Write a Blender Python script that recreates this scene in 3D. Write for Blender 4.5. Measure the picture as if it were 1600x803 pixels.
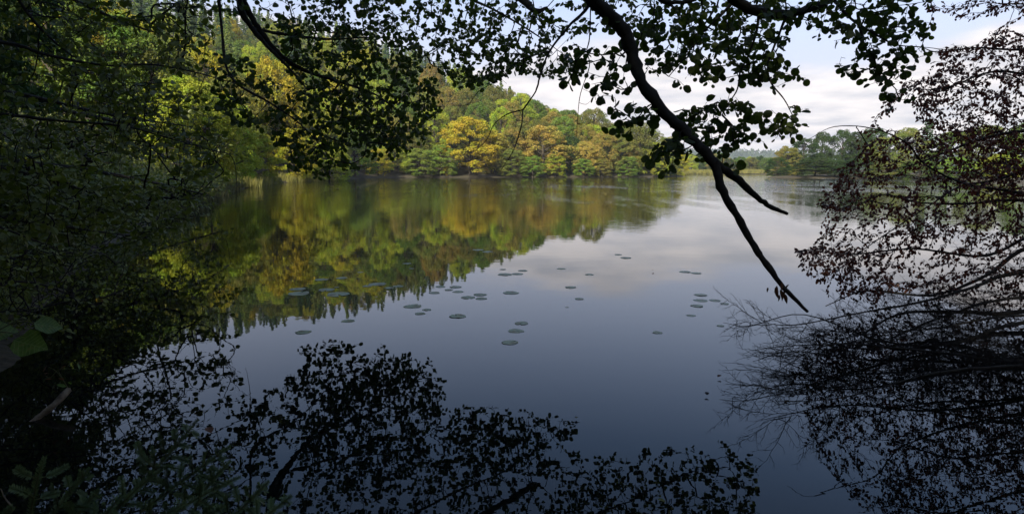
import bpy, math, random
import numpy as np
from mathutils import Vector, Matrix

for o in list(bpy.data.objects):
    bpy.data.objects.remove(o)
S = bpy.context.scene
COL = S.collection
R = math.radians
random.seed(7)
rng = np.random.default_rng(11)

# ------------------------------------------------------------------ camera
CAM_H = 1.6
F_PX = 953.0                      # focal length in pixels of the 1600 px wide photograph
PITCH = R(8.03)
cam_d = bpy.data.cameras.new('camera')
cam = bpy.data.objects.new('camera', cam_d)
COL.objects.link(cam)
cam_d.sensor_width = 36
cam_d.lens = 36 * F_PX / 1600
cam_d.clip_start = 0.05
cam_d.clip_end = 9000
cam.location = (0, 0, CAM_H)
cam.rotation_euler = (R(90) - PITCH, 0, 0)
S.camera = cam


def at(px, py, d):
    """world point seen at pixel px, py of the photograph, d metres ahead"""
    x = (px - 800) / F_PX
    y = (401.5 - py) / F_PX
    Y = y * math.sin(PITCH) + math.cos(PITCH)
    Z = y * math.cos(PITCH) - math.sin(PITCH)
    s = d / Y
    return np.array([x * s, d, CAM_H + Z * s])


# ------------------------------------------------------------------ light
SUN_EL, SUN_AZ = R(36), R(209)      # azimuth clockwise from +Y: light comes from behind on the left
W = bpy.data.worlds.new('World')
S.world = W
W.use_nodes = True
nt = W.node_tree
nt.nodes.clear()


def N(tree, kind, **kw):
    n = tree.nodes.new(kind)
    for k, v in kw.items():
        if k.startswith('i_'):
            key = k[2:]
            key = int(key) if key.isdigit() else key.replace('_', ' ')
            n.inputs[key].default_value = v
        else:
            setattr(n, k, v)
    return n


def L(tree, a, b):
    tree.links.new(a, b)


def math_n(tree, op, a, b=None, clamp=False):
    n = tree.nodes.new('ShaderNodeMath')
    n.operation = op
    n.use_clamp = clamp
    for i, v in enumerate((a, b)):
        if v is None:
            continue
        if isinstance(v, (int, float)):
            n.inputs[i].default_value = v
        else:
            tree.links.new(v, n.inputs[i])
    return n.outputs[0]


def ramp(tree, fac, stops, interp='LINEAR'):
    n = tree.nodes.new('ShaderNodeValToRGB')
    n.color_ramp.interpolation = interp
    els = n.color_ramp.elements
    while len(els) < len(stops):
        els.new(0.5)
    for e, (p, c) in zip(els, stops):
        e.position = p
        e.color = c if len(c) == 4 else (*c, 1)
    tree.links.new(fac, n.inputs[0])
    return n.outputs[0]


def mixc(tree, fac, a, b, blend='MIX'):
    n = tree.nodes.new('ShaderNodeMix')
    n.data_type = 'RGBA'
    n.blend_type = blend
    for i, v in ((0, fac), (6, a), (7, b)):
        if isinstance(v, (int, float)):
            n.inputs[i].default_value = v
        elif isinstance(v, tuple):
            n.inputs[i].default_value = v if len(v) == 4 else (*v, 1)
        else:
            tree.links.new(v, n.inputs[i])
    return n.outputs[2]


sky = N(nt, 'ShaderNodeTexSky', sky_type='NISHITA', sun_disc=False, sun_elevation=SUN_EL,
        sun_rotation=SUN_AZ, altitude=50, air_density=1.0, dust_density=1.6, ozone_density=2.0)
tc = N(nt, 'ShaderNodeTexCoord')
sep = N(nt, 'ShaderNodeSeparateXYZ')
L(nt, tc.outputs['Generated'], sep.inputs[0])
zc = math_n(nt, 'MAXIMUM', sep.outputs[2], 0.0)
zd = math_n(nt, 'ADD', zc, 0.10)
cmb = N(nt, 'ShaderNodeCombineXYZ')
L(nt, math_n(nt, 'DIVIDE', sep.outputs[0], zd), cmb.inputs[0])
L(nt, math_n(nt, 'DIVIDE', sep.outputs[1], zd), cmb.inputs[1])
n1 = N(nt, 'ShaderNodeTexNoise', i_Scale=0.62, i_Detail=7.0, i_Roughness=0.52)
mp = N(nt, 'ShaderNodeMapping')
mp.inputs['Location'].default_value = (7.1, 2.2, 0.0)
L(nt, cmb.outputs[0], mp.inputs[0])
L(nt, mp.outputs[0], n1.inputs['Vector'])
n2 = N(nt, 'ShaderNodeTexNoise', i_Scale=1.9, i_Detail=6.0, i_Roughness=0.5)
L(nt, mp.outputs[0], n2.inputs['Vector'])
# a bank of cloud low down, thinning to blue higher up; the same all the way round
cover = math_n(nt, 'SUBTRACT', 0.46, math_n(nt, 'MULTIPLY', zc, 1.9))
n_scaled = math_n(nt, 'ADD', math_n(nt, 'MULTIPLY', n1.outputs[0], 0.62), 0.19)
m = math_n(nt, 'ADD', n_scaled, cover)
mask = ramp(nt, m, [(0.572, (0, 0, 0)), (0.665, (1, 1, 1))], 'EASE')
CL = 1.0
ccol = ramp(nt, n2.outputs[0], [(0.36, (4.1, 4.1, 4.4)), (0.60, (6.6, 6.1, 5.9))])
skyg = mixc(nt, 1.0, sky.outputs[0], (1.34, 1.32, 1.36), 'MULTIPLY')
veil = N(nt, 'ShaderNodeMapRange')
for i_, v_ in ((1, 0.16), (2, 0.42), (3, 0.75), (4, 0.0)):
    veil.inputs[i_].default_value = v_
L(nt, zc, veil.inputs[0])
skyg = mixc(nt, veil.outputs[0], skyg, (4.35, 4.25, 5.0))
final = mixc(nt, math_n(nt, 'MULTIPLY', mask, 0.88), skyg, ccol)
bg = N(nt, 'ShaderNodeBackground', i_Strength=0.10)
L(nt, final, bg.inputs[0])
out = N(nt, 'ShaderNodeOutputWorld')
L(nt, bg.outputs[0], out.inputs[0])

sun_d = bpy.data.lights.new('sun', 'SUN')
sun_d.energy = 5.0
sun_d.angle = R(0.6)
sun_d.color = (1.0, 0.90, 0.70)
sun = bpy.data.objects.new('sun', sun_d)
COL.objects.link(sun)
sdir = Vector((math.sin(SUN_AZ) * math.cos(SUN_EL), math.cos(SUN_AZ) * math.cos(SUN_EL), math.sin(SUN_EL)))
sun.rotation_euler = sdir.to_track_quat('Z', 'Y').to_euler()
sun.location = (-20, -20, 60)

S.view_settings.view_transform = 'Standard'
S.view_settings.look = 'None'
S.view_settings.exposure = 0.86
S.view_settings.gamma = 1.0
S.cycles.max_bounces = 6
S.cycles.diffuse_bounces = 2
S.cycles.glossy_bounces = 3
S.cycles.transmission_bounces = 3
S.cycles.volume_bounces = 0
S.cycles.use_denoising = True

# ------------------------------------------------------------------ materials
MATS = {}


def new_mat(name):
    m = bpy.data.materials.new(name)
    m.use_nodes = True
    t = m.node_tree
    t.nodes.clear()
    o = t.nodes.new('ShaderNodeOutputMaterial')
    MATS[name] = m
    return m, t, o


def leaf_mat(name, col=None, var=0.5, scale=9.0, trans=0.35, rough=0.5, tcol=(1.25, 1.2, 0.6), spec=0.35, alt=None):
    """leaf: base colour (own or the object's), patchy variation, light through the blade"""
    m, t, o = new_mat(name)
    if col is None:
        oi = t.nodes.new('ShaderNodeObjectInfo')
        base = oi.outputs['Color']
    else:
        rg = t.nodes.new('ShaderNodeRGB')
        rg.outputs[0].default_value = (*col, 1)
        base = rg.outputs[0]
    tcn = t.nodes.new('ShaderNodeTexCoord')
    nz = N(t, 'ShaderNodeTexNoise', i_Scale=scale, i_Detail=3.0, i_Roughness=0.6)
    L(t, tcn.outputs['Object'], nz.inputs['Vector'])
    k = ramp(t, nz.outputs[0], [(0.32, (1 - var, 1 - var * 0.9, 1 - var * 0.8)), (0.68, (1 + var, 1 + var * 0.75, 1 + var * 0.3))])
    c = mixc(t, 1.0, base, k, 'MULTIPLY')
    if col is None:
        nz4 = N(t, 'ShaderNodeTexNoise', i_Scale=0.42, i_Detail=3.0)
        L(t, tcn.outputs['Object'], nz4.inputs['Vector'])
        f4 = ramp(t, nz4.outputs[0], [(0.42, (0, 0, 0)), (0.62, (1, 1, 1))])
        c = mixc(t, f4, c, mixc(t, 1.0, c, (0.76, 1.0, 0.85), 'MULTIPLY'))
    if alt:
        nz2 = N(t, 'ShaderNodeTexNoise', i_Scale=scale * 0.35, i_Detail=4.0)
        L(t, tcn.outputs['Object'], nz2.inputs['Vector'])
        f = ramp(t, nz2.outputs[0], [(0.52, (0, 0, 0)), (0.66, (1, 1, 1))])
        c = mixc(t, f, c, alt)
    p = N(t, 'ShaderNodeBsdfPrincipled', i_Roughness=rough)
    p.inputs['Specular IOR Level'].default_value = spec
    L(t, c, p.inputs['Base Color'])
    tr = t.nodes.new('ShaderNodeBsdfTranslucent')
    L(t, mixc(t, 1.0, c, tcol, 'MULTIPLY'), tr.inputs[0])
    mx = N(t, 'ShaderNodeMixShader', i_0=trans)
    L(t, p.outputs[0], mx.inputs[1])
    L(t, tr.outputs[0], mx.inputs[2])
    L(t, mx.outputs[0], o.inputs[0])
    return m


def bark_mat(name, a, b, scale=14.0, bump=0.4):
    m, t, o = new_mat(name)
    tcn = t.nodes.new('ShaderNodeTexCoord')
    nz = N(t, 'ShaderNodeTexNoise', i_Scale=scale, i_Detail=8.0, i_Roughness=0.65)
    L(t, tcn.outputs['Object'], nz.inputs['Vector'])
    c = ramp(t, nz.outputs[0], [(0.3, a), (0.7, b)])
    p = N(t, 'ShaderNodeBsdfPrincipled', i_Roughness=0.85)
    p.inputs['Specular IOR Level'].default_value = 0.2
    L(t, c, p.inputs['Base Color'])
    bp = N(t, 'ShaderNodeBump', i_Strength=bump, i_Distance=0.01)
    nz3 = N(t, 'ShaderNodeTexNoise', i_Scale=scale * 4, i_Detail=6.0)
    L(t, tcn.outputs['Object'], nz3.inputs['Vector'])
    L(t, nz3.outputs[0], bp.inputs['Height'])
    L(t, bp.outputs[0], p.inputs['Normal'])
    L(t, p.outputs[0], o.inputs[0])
    return m


leaf_mat('far_leaf', None, 0.42, 1.6, 0.36, 0.7, (1.2, 1.1, 0.5), 0.15)
leaf_mat('alder_leaf', (0.050, 0.075, 0.018), 0.45, 6.0, 0.44, 0.5, (1.3, 1.5, 0.5), 0.3)
leaf_mat('hazel_leaf', (0.105, 0.135, 0.028), 0.5, 3.0, 0.32, 0.5, (1.3, 1.4, 0.5), 0.45, alt=(0.13, 0.14, 0.03, 1))
leaf_mat('beech_leaf', (0.088, 0.038, 0.028), 0.5, 4.0, 0.35, 0.5, (1.6, 0.8, 0.6), 0.3)
leaf_mat('bright_leaf', (0.07, 0.13, 0.015), 0.3, 8.0, 0.4, 0.45, (1.2, 1.4, 0.5), 0.4)
leaf_mat('needle', (0.10, 0.15, 0.06), 0.35, 12.0, 0.12, 0.5, (1, 1, 0.7), 0.35)
leaf_mat('pad_leaf', (0.27, 0.33, 0.21), 0.4, 2.5, 0.05, 0.5, (1, 1, 0.6), 0.3, alt=(0.16, 0.12, 0.05, 1))
leaf_mat('reed_leaf', (0.19, 0.19, 0.06), 0.4, 0.4, 0.3, 0.7, (1, 1, 0.5), 0.2)
leaf_mat('dead_leaf', (0.11, 0.05, 0.025), 0.4, 20.0, 0.25, 0.6, (1, .8, 0.5), 0.2)
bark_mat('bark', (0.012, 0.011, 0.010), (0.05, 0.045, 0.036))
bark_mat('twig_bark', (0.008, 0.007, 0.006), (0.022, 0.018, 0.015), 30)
bark_mat('far_bark', (0.03, 0.026, 0.02), (0.10, 0.085, 0.065), 1.5)
bark_mat('driftwood', (0.05, 0.035, 0.022), (0.26, 0.21, 0.15), 22)
bark_mat('green_stem', (0.05, 0.055, 0.02), (0.10, 0.10, 0.04), 30)

m_, t, o = new_mat('veined_leaf')
tcn = t.nodes.new('ShaderNodeTexCoord')
sx = t.nodes.new('ShaderNodeSeparateXYZ')
L(t, tcn.outputs['Object'], sx.inputs[0])
ay = math_n(t, 'ABSOLUTE', sx.outputs[1])
vv_ = math_n(t, 'SINE', math_n(t, 'MULTIPLY', math_n(t, 'SUBTRACT', sx.outputs[0], math_n(t, 'MULTIPLY', ay, 0.8)), 52.0))
vein = math_n(t, 'GREATER_THAN', vv_, 0.86)
mid = math_n(t, 'LESS_THAN', ay, 0.010)
vn = math_n(t, 'MAXIMUM', vein, mid)
nz = N(t, 'ShaderNodeTexNoise', i_Scale=5.0, i_Detail=6.0)
L(t, tcn.outputs['Object'], nz.inputs['Vector'])
cb = ramp(t, nz.outputs[0], [(0.34, (0.055, 0.10, 0.012)), (0.60, (0.10, 0.17, 0.02)), (0.70, (0.15, 0.14, 0.03))])
cv = mixc(t, math_n(t, 'MULTIPLY', vn, 0.5), cb, (0.20, 0.26, 0.08))
p = N(t, 'ShaderNodeBsdfPrincipled', i_Roughness=0.45)
L(t, cv, p.inputs['Base Color'])
bp = N(t, 'ShaderNodeBump', i_Strength=0.5, i_Distance=0.01)
L(t, vn, bp.inputs['Height'])
L(t, bp.outputs[0], p.inputs['Normal'])
tr = t.nodes.new('ShaderNodeBsdfTranslucent')
L(t, cv, tr.inputs[0])
mx = N(t, 'ShaderNodeMixShader', i_0=0.4)
L(t, p.outputs[0], mx.inputs[1])
L(t, tr.outputs[0], mx.inputs[2])
L(t, mx.outputs[0], o.inputs[0])

# ground: litter, moss and grass
m_, t, o = new_mat('ground')
g = t.nodes.new('ShaderNodeNewGeometry')
nz = N(t, 'ShaderNodeTexNoise', i_Scale=0.35, i_Detail=9.0, i_Roughness=0.62)
L(t, g.outputs['Position'], nz.inputs['Vector'])
nzb = N(t, 'ShaderNodeTexNoise', i_Scale=14.0, i_Detail=5.0)
L(t, g.outputs['Position'], nzb.inputs['Vector'])
c1 = ramp(t, nz.outputs[0], [(0.35, (0.030, 0.022, 0.013)), (0.5, (0.040, 0.038, 0.017)), (0.66, (0.05, 0.062, 0.022))])
c2 = mixc(t, 0.5, c1, ramp(t, nzb.outputs[0], [(0.35, (0.014, 0.010, 0.007)), (0.65, (0.07, 0.05, 0.028))]))
p = N(t, 'ShaderNodeBsdfPrincipled', i_Roughness=0.95)
L(t, c2, p.inputs['Base Color'])
bp = N(t, 'ShaderNodeBump', i_Strength=0.6, i_Distance=0.05)
L(t, nzb.outputs[0], bp.inputs['Height'])
L(t, bp.outputs[0], p.inputs['Normal'])
L(t, p.outputs[0], o.inputs[0])

# water: dark peaty body under a clear surface, wind ripples out on the open lake
m_, t, o = new_mat('water')
g = t.nodes.new('ShaderNodeNewGeometry')
sp = t.nodes.new('ShaderNodeSeparateXYZ')
L(t, g.outputs['Position'], sp.inputs[0])
nl = N(t, 'ShaderNodeTexNoise', i_Scale=0.045, i_Detail=3.0)
L(t, g.outputs['Position'], nl.inputs['Vector'])
gust = ramp(t, nl.outputs[0], [(0.42, (0.35, 0.35, 0.35)), (0.60, (1, 1, 1))])
openw = N(t, 'ShaderNodeMapRange')
openw.interpolation_type = 'SMOOTHSTEP'
for i_, v_ in ((1, 9.0), (2, 70.0), (3, 0.0), (4, 1.0)):
    openw.inputs[i_].default_value = v_
L(t, sp.outputs[1], openw.inputs[0])
mpw = N(t, 'ShaderNodeMapping')
mpw.inputs['Scale'].default_value = (0.7, 1.3, 1)
L(t, g.outputs['Position'], mpw.inputs[0])
nw = N(t, 'ShaderNodeTexNoise', i_Scale=2.4, i_Detail=4.0, i_Roughness=0.5)
L(t, mpw.outputs[0], nw.inputs['Vector'])
mps = N(t, 'ShaderNodeMapping')
mps.inputs['Scale'].default_value = (0.55, 0.09, 1)
L(t, g.outputs['Position'], mps.inputs[0])
ns = N(t, 'ShaderNodeTexNoise', i_Scale=1.0, i_Detail=4.0, i_Roughness=0.65)
L(t, mps.outputs[0], ns.inputs['Vector'])
streak = ramp(t, ns.outputs[0], [(0.40, (0.25, 0.25, 0.25)), (0.62, (1.5, 1.5, 1.5))])
amp = math_n(t, 'MULTIPLY', math_n(t, 'MULTIPLY', gust, streak), openw.outputs[0])
amp = math_n(t, 'ADD', math_n(t, 'MULTIPLY', amp, 0.24), 0.003)
bw = N(t, 'ShaderNodeBump', i_Distance=0.22)
L(t, amp, bw.inputs['Strength'])
L(t, nw.outputs[0], bw.inputs['Height'])
p = N(t, 'ShaderNodeBsdfPrincipled', i_Roughness=0.0, i_IOR=1.333)
p.inputs['Base Color'].default_value = (0.0035, 0.0042, 0.0035, 1)
L(t, bw.outputs[0], p.inputs['Normal'])
L(t, p.outputs[0], o.inputs[0])


# ------------------------------------------------------------------ mesh helpers
class MB:
    def __init__(s):
        s.v, s.f, s.n = [], [], 0

    def add(s, v, f):
        s.v.append(np.asarray(v, dtype=np.float32).reshape(-1, 3))
        s.f.append(np.asarray(f, dtype=np.int64) + s.n)
        s.n += len(s.v[-1])

    def mesh(s, name, mat, smooth=True):
        me = bpy.data.meshes.new(name)
        v = np.concatenate(s.v)
        me.vertices.add(len(v))
        me.vertices.foreach_set('co', v.ravel())
        loops = np.concatenate([f.ravel() for f in s.f])
        tot = np.concatenate([np.full(len(f), f.shape[1], dtype=np.int32) for f in s.f])
        st = np.concatenate([[0], np.cumsum(tot)[:-1]]).astype(np.int32)
        me.loops.add(len(loops))
        me.loops.foreach_set('vertex_index', loops.astype(np.int32))
        me.polygons.add(len(tot))
        me.polygons.foreach_set('loop_start', st)
        me.polygons.foreach_set('loop_total', tot)
        me.polygons.foreach_set('use_smooth', np.full(len(tot), smooth))
        me.materials.append(MATS[mat])
        me.update(calc_edges=True)
        return me


def link(name, data, parent=None):
    ob = bpy.data.objects.new(name, data)
    COL.objects.link(ob)
    if parent is not None:
        ob.parent = parent
    return ob


def tag(ob, label=None, cat=None, group=None, kind=None):
    for k, v in (('label', label), ('category', cat), ('group', group), ('kind', kind)):
        if v:
            ob[k] = v
    return ob


def tube(mb, pts, rad, sides=6, cap=True):
    pts = np.asarray(pts, float)
    rad = np.asarray(rad, float)
    n = len(pts)
    tan = np.gradient(pts, axis=0)
    tan /= np.linalg.norm(tan, axis=1, keepdims=True) + 1e-9
    ref = np.array([0.13, 0.21, 0.97]) if abs(tan[:, 2].mean()) < 0.8 else np.array([0.97, 0.2, 0.1])
    u = np.cross(tan, ref)
    u /= np.linalg.norm(u, axis=1, keepdims=True) + 1e-9
    w = np.cross(tan, u)
    a = np.arange(sides) * 2 * math.pi / sides
    ring = u[:, None, :] * np.cos(a)[None, :, None] + w[:, None, :] * np.sin(a)[None, :, None]
    v = (pts[:, None, :] + ring * rad[:, None, None]).reshape(-1, 3)
    i = np.arange(n - 1)[:, None] * sides
    j = np.arange(sides)[None, :]
    k = (j + 1) % sides
    f = np.stack([i + j, i + k, i + sides + k, i + sides + j], -1).reshape(-1, 4)
    mb.add(v, f)
    if cap and sides >= 3:
        c = (n - 1) * sides
        vv = np.vstack([v[c:c + sides], pts[-1:] + tan[-1:] * rad[-1] * 0.6])
        mb.add(vv, np.array([[q, (q + 1) % sides, sides] for q in range(sides)]))


def smooth_path(pts, k=4, jitter=0.0):
    """Catmull-Rom through the points"""
    P = np.asarray(pts, float)
    if len(P) < 3:
        return P
    E = np.vstack([2 * P[0] - P[1], P, 2 * P[-1] - P[-2]])
    o_ = []
    for i in range(len(P) - 1):
        a, b, c, d = E[i:i + 4]
        for s in range(k):
            q = s / k
            o_.append(0.5 * ((2 * b) + (-a + c) * q + (2 * a - 5 * b + 4 * c - d) * q * q + (-a + 3 * b - 3 * c + d) * q ** 3))
    o_.append(P[-1])
    o_ = np.array(o_)
    if jitter:
        o_[1:-1] += rng.normal(0, jitter, (len(o_) - 2, 3))
    return o_


def leaf_template(kind):
    """x along the leaf, y across, z up; unit length"""
    if kind == 'round':     # alder: nearly round with a blunt tip and folded midrib
        e = [(0.0, 0.0), (0.10, 0.26), (0.34, 0.44), (0.66, 0.45), (0.90, 0.26), (0.97, 0.0)]
    elif kind == 'oval':    # hazel, beech
        e = [(0.0, 0.0), (0.22, 0.24), (0.52, 0.31), (0.80, 0.18), (1.0, 0.0)]
    else:                   # narrow pointed
        e = [(0.0, 0.0), (0.3, 0.22), (0.65, 0.2), (1.0, 0.0)]
    up = [(x, y, 0.18 * y) for x, y in e]
    dn = [(x, -y, 0.18 * y) for x, y in e[1:-1]][::-1]
    v = np.array(up + dn)
    v[:, 2] -= 0.10 * v[:, 0] ** 2
    m_ = len(e)
    f = []
    # two halves meeting along the midrib line base-tip
    top = list(range(0, m_))
    bot = [0] + list(range(len(v) - 1, m_ - 1, -1)) + [m_ - 1]
    for i in range(1, m_ - 1):
        f.append((0, top[i], top[i + 1]) if i < m_ - 1 else None)
    for i in range(1, m_ - 1):
        f.append((0, bot[i + 1], bot[i]))
    return v, np.array([q for q in f if q])


TPL = {k: leaf_template(k) for k in ('round', 'oval', 'narrow')}


def frames(d, nrm):
    d = d / (np.linalg.norm(d, axis=1, keepdims=True) + 1e-9)
    y = np.cross(nrm, d)
    y /= np.linalg.norm(y, axis=1, keepdims=True) + 1e-9
    z = np.cross(d, y)
    return np.stack([d, y, z], 1)      # rows


def leaves_into(mb, pos, d, nrm, size, kind):
    v, f = TPL[kind]
    M = frames(d, nrm)
    out_ = np.einsum('kj,njc->nkc', v, M) * size[:, None, None] + pos[:, None, :]
    k = len(v)
    ff = (f[None] + (np.arange(len(pos)) * k)[:, None, None]).reshape(-1, 3)
    mb.add(out_.reshape(-1, 3), ff)


# ------------------------------------------------------------------ land and lake
SHORE = np.array([
    (-3.7, 3.4), (-4.1, 4.3), (-4.7, 5.6), (-5.9, 7.6), (-8.3, 12), (-10.5, 17), (-13.7, 26), (-17.9, 37), (-22.5, 50), (-27.7, 66),
    (-31, 80), (-30, 95), (-32, 112), (-30, 128), (-29.5, 138), (-20, 146), (-10, 149), (0, 151), (12, 153), (24, 156), (33, 160), (42, 166),
    (50, 178), (55, 200), (64, 232), (75, 262), (92, 284), (122, 292), (150, 285), (150, 262), (120, 230), (92, 190), (70, 160), (60, 147),
    (62, 140), (70, 136), (78, 126), (80, 110), (74, 92), (58, 70), (36, 44), (24, 28), (15, 15), (10, 8), (7.5, 4.2), (5, 2.2), (2.5, 1.2), (0, 0.9), (-1.3, 1.1), (-2.2, 1.9), (-3.0, 2.7)], float)


def signed_dist(P):
    """positive on land"""
    A, B = SHORE, np.roll(SHORE, -1, axis=0)
    best = np.full(len(P), 1e9)
    inside = np.zeros(len(P), bool)
    for a, b in zip(A, B):
        ab = b - a
        q = np.clip(((P - a) @ ab) / (ab @ ab), 0, 1)
        best = np.minimum(best, np.hypot(*(P - (a + q[:, None] * ab)).T))
        c = ((a[1] > P[:, 1]) != (b[1] > P[:, 1]))
        with np.errstate(divide='ignore', invalid='ignore'):
            xi = (b[0] - a[0]) * (P[:, 1] - a[1]) / (b[1] - a[1] + 1e-12) + a[0]
        inside ^= (c & (P[:, 0] < xi))
    return np.where(inside, -best, best)


def wob(P, s, ph=0.0):
    x, y = P[:, 0] * s, P[:, 1] * s
    return (np.sin(x * 1.3 + 1.7 * np.sin(y * 0.7 + ph)) + np.sin(y * 1.1 + 2.1 * np.sin(x * 0.8 + 2 + ph)) + 0.5 * np.sin(2.7 * x - 1.9 * y + ph)) / 2.5


HILL_AZ = np.array([-3.2, -1.6, -0.9, -0.52, -0.32, -0.215, -0.105, 0.0, 0.105, 0.165, 0.21, 0.27, 1.2, 1.7, 2.4, 3.2])
HILL_H = np.array([26, 40, 52, 62, 60, 57, 50, 43, 31, 18, 8, 1, 4, 10, 20, 26.0])


def ground_z(P):
    P = np.asarray(P, float).reshape(-1, 2)
    sd = signed_dist(P)
    az = np.arctan2(P[:, 0], P[:, 1])
    H = np.interp(az, HILL_AZ, HILL_H)
    s = np.clip(sd / 195.0, 0, 1)
    hill = H * (1 - (1 - s) ** 1.45) * (1 - 0.35 * np.exp(-sd / 25.0))
    # fall off far away so that only the named ridge stands against the sky
    bank = 0.12 + 0.9 * (1 - np.exp(-np.maximum(sd, 0) / 3.5)) * 0.45
    land = bank + hill * np.clip((sd - 1.0) / 12, 0, 1) + 0.5 * wob(P, 0.09) * np.clip(sd / 25, 0, 1)
    bed = -np.minimum(-sd * 0.35, 1.6)
    return np.where(sd > 0.35, land, np.where(sd > -0.3, (sd + 0.3) / 0.65 * 0.14 - 0.02, np.minimum(bed, -0.03)))


def gz(x, y):
    return float(ground_z([(x, y)])[0])


def build_ground():
    k = 330
    u = np.linspace(-1, 1, k)
    xs = np.sinh(u * 6.2) / math.sinh(6.2) * 6000
    ys = np.sinh(u * 6.2) / math.sinh(6.2) * 6000
    X, Y = np.meshgrid(xs, ys)
    P = np.stack([X.ravel(), Y.ravel()], 1)
    z = ground_z(P)
    v = np.column_stack([P, z])
    i = np.arange(k - 1)
    a = (i[:, None] * k + i[None, :]).ravel()
    f = np.stack([a, a + 1, a + k + 1, a + k], 1)
    mb = MB()
    mb.add(v, f)
    tag(link('ground', mb.mesh('ground', 'ground')), 'wooded banks and hillside round the lake', None, None, 'structure')


build_ground()
mb = MB()
mb.add([(-60, -1, 0), (170, -1, 0), (170, 310, 0), (-60, 310, 0)], [[0, 1, 2, 3]])
tag(link('water', mb.mesh('water', 'water')), 'dark still lake reflecting woods and sky', None, None, 'structure')


# ------------------------------------------------------------------ distant trees (prototypes)
def lobe_leaves(mb, centers, rad, n, size, flat=0.55, spread=1.0):
    """leaf faces on and just inside each lobe, turned roughly outwards"""
    for c, r in zip(centers, rad):
        k = int(n * (r / np.mean(rad)) ** 2)
        d = rng.normal(size=(k, 3))
        d /= np.linalg.norm(d, axis=1, keepdims=True)
        d[:, 2] = np.where(d[:, 2] < -0.35, -d[:, 2], d[:, 2])
        rr = r * rng.uniform(0.62, 1.08, k) ** 0.6
        pos = c + d * rr[:, None] * np.array([1, 1, flat])
        nrm = d * 0.6 + rng.normal(0, 0.45, (k, 3)) + np.array([0, 0, 0.45])
        dirv = np.cross(nrm, rng.normal(size=(k, 3)))
        leaves_into(mb, pos, dirv, nrm, size * rng.uniform(0.6, 1.25, k), 'leafcard')


TPL['leafcard'] = (np.array([(0, 0, 0), (0.5, 0.3, 0.05), (1, 0, 0), (0.45, -0.32, -0.03)]), np.array([[0, 1, 2], [0, 2, 3]]))


def broadleaf(seed, low=0.05, nl=60, leaves=110, flat=0.5, lsize=0.36):
    """unit tree: height 1, crown about 1 wide; scaled per instance"""
    global rng
    keep, rng = rng, np.random.default_rng(seed)
    crown, trunk = MB(), MB()
    C, Rr = [], []
    H = 12.0
    for i in range(nl):
        z = low + (1 - low) * rng.uniform(0, 1) ** 0.85
        # envelope: widest about 0.4 up
        q = (z - low) / (1 - low)
        env = math.sqrt(max(0.02, 1 - ((q - 0.36) / 0.66) ** 2)) * (0.82 + 0.3 * rng.uniform())
        a = rng.uniform(0, 2 * math.pi)
        rr = env * (0.55 + 0.45 * rng.uniform() ** 0.4) * 0.42
        C.append((rr * H * math.cos(a), rr * H * math.sin(a), z * H * 0.95))
        Rr.append(H * rng.uniform(0.04, 0.10))
    lobe_leaves(crown, np.array(C), np.array(Rr), leaves, lsize, flat)
    pts = [(0, 0, -0.6), (0.1, 0.05, 0.2 * H), (0.0, 0.2, 0.45 * H), (0.15, 0.1, 0.7 * H), (0.1, 0, 0.88 * H)]
    tube(trunk, smooth_path(pts, 3), np.linspace(0.26, 0.04, 13), 6)
    for i in range(0, nl, 3):
        c = np.array(C[i])
        b = np.array([0.05, 0.1, max(0.1 * H, c[2] * 0.72)])
        mid = (b + c) / 2 + np.array([0, 0, 0.3])
        tube(trunk, smooth_path([b, mid, c], 3), np.linspace(0.09, 0.02, 7), 4, False)
    r_ = crown.mesh('crown', 'far_leaf', False), trunk.mesh('trunk', 'bark' if lsize < 0.2 else 'far_bark')
    rng = keep
    return r_


def conifer(seed, slim=0.17, tiers=26):
    global rng
    keep, rng = rng, np.random.default_rng(seed)
    crown, trunk = MB(), MB()
    H = 12.0
    for i in range(tiers):
        q = i / (tiers - 1)
        z = H * (0.06 + 0.93 * q)
        L_ = H * slim * (1 - q) ** 0.8 * rng.uniform(0.85, 1.12) + 0.12
        nb = max(4, int(10 - 5 * q))
        for j in range(nb):
            a = rng.uniform(0, 2 * math.pi)
            l = L_ * rng.uniform(0.75, 1.15)
            k = 26
            s = rng.uniform(0.1, 1, k)
            lat = rng.normal(0, 0.13, k) * l * (1.15 - s)
            px_ = np.cos(a) * s * l - np.sin(a) * lat
            py_ = np.sin(a) * s * l + np.cos(a) * lat
            pz = z - 0.28 * l * s ** 1.4 + 0.12 * l * s ** 4 + rng.normal(0, 0.04, k)
            pos = np.stack([px_, py_, pz], 1)
            dv = np.stack([np.cos(a) + rng.normal(0, .5, k), np.sin(a) + rng.normal(0, .5, k), -0.5 + rng.normal(0, .3, k)], 1)
            nr = np.array([0, 0, 1.0]) + rng.normal(0, 0.5, (k, 3))
            leaves_into(crown, pos, dv, nr, rng.uniform(0.28, 0.55, k), 'leafcard')
    tube(trunk, [(0, 0, -0.6), (0, 0, H * 0.5), (0, 0, H * 0.99)], [0.17, 0.1, 0.02], 6)
    r_ = crown.mesh('crown', 'far_leaf', False), trunk.mesh('trunk', 'far_bark')
    rng = keep
    return r_


P_BROAD = [broadleaf(20 + i, 0.10, 150, 120, 0.8, 0.30) for i in range(4)]
P_SHORE = [broadleaf(40 + i, 0.00, 170, 110, 0.62, 0.30) for i in range(5)]
P_NEAR = [broadleaf(80 + i, 0.06, 90, 520, 0.4, 0.17) for i in range(2)]
P_CONIF = [conifer(60, 0.16), conifer(61, 0.2), conifer(62, 0.24, 22)]

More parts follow.
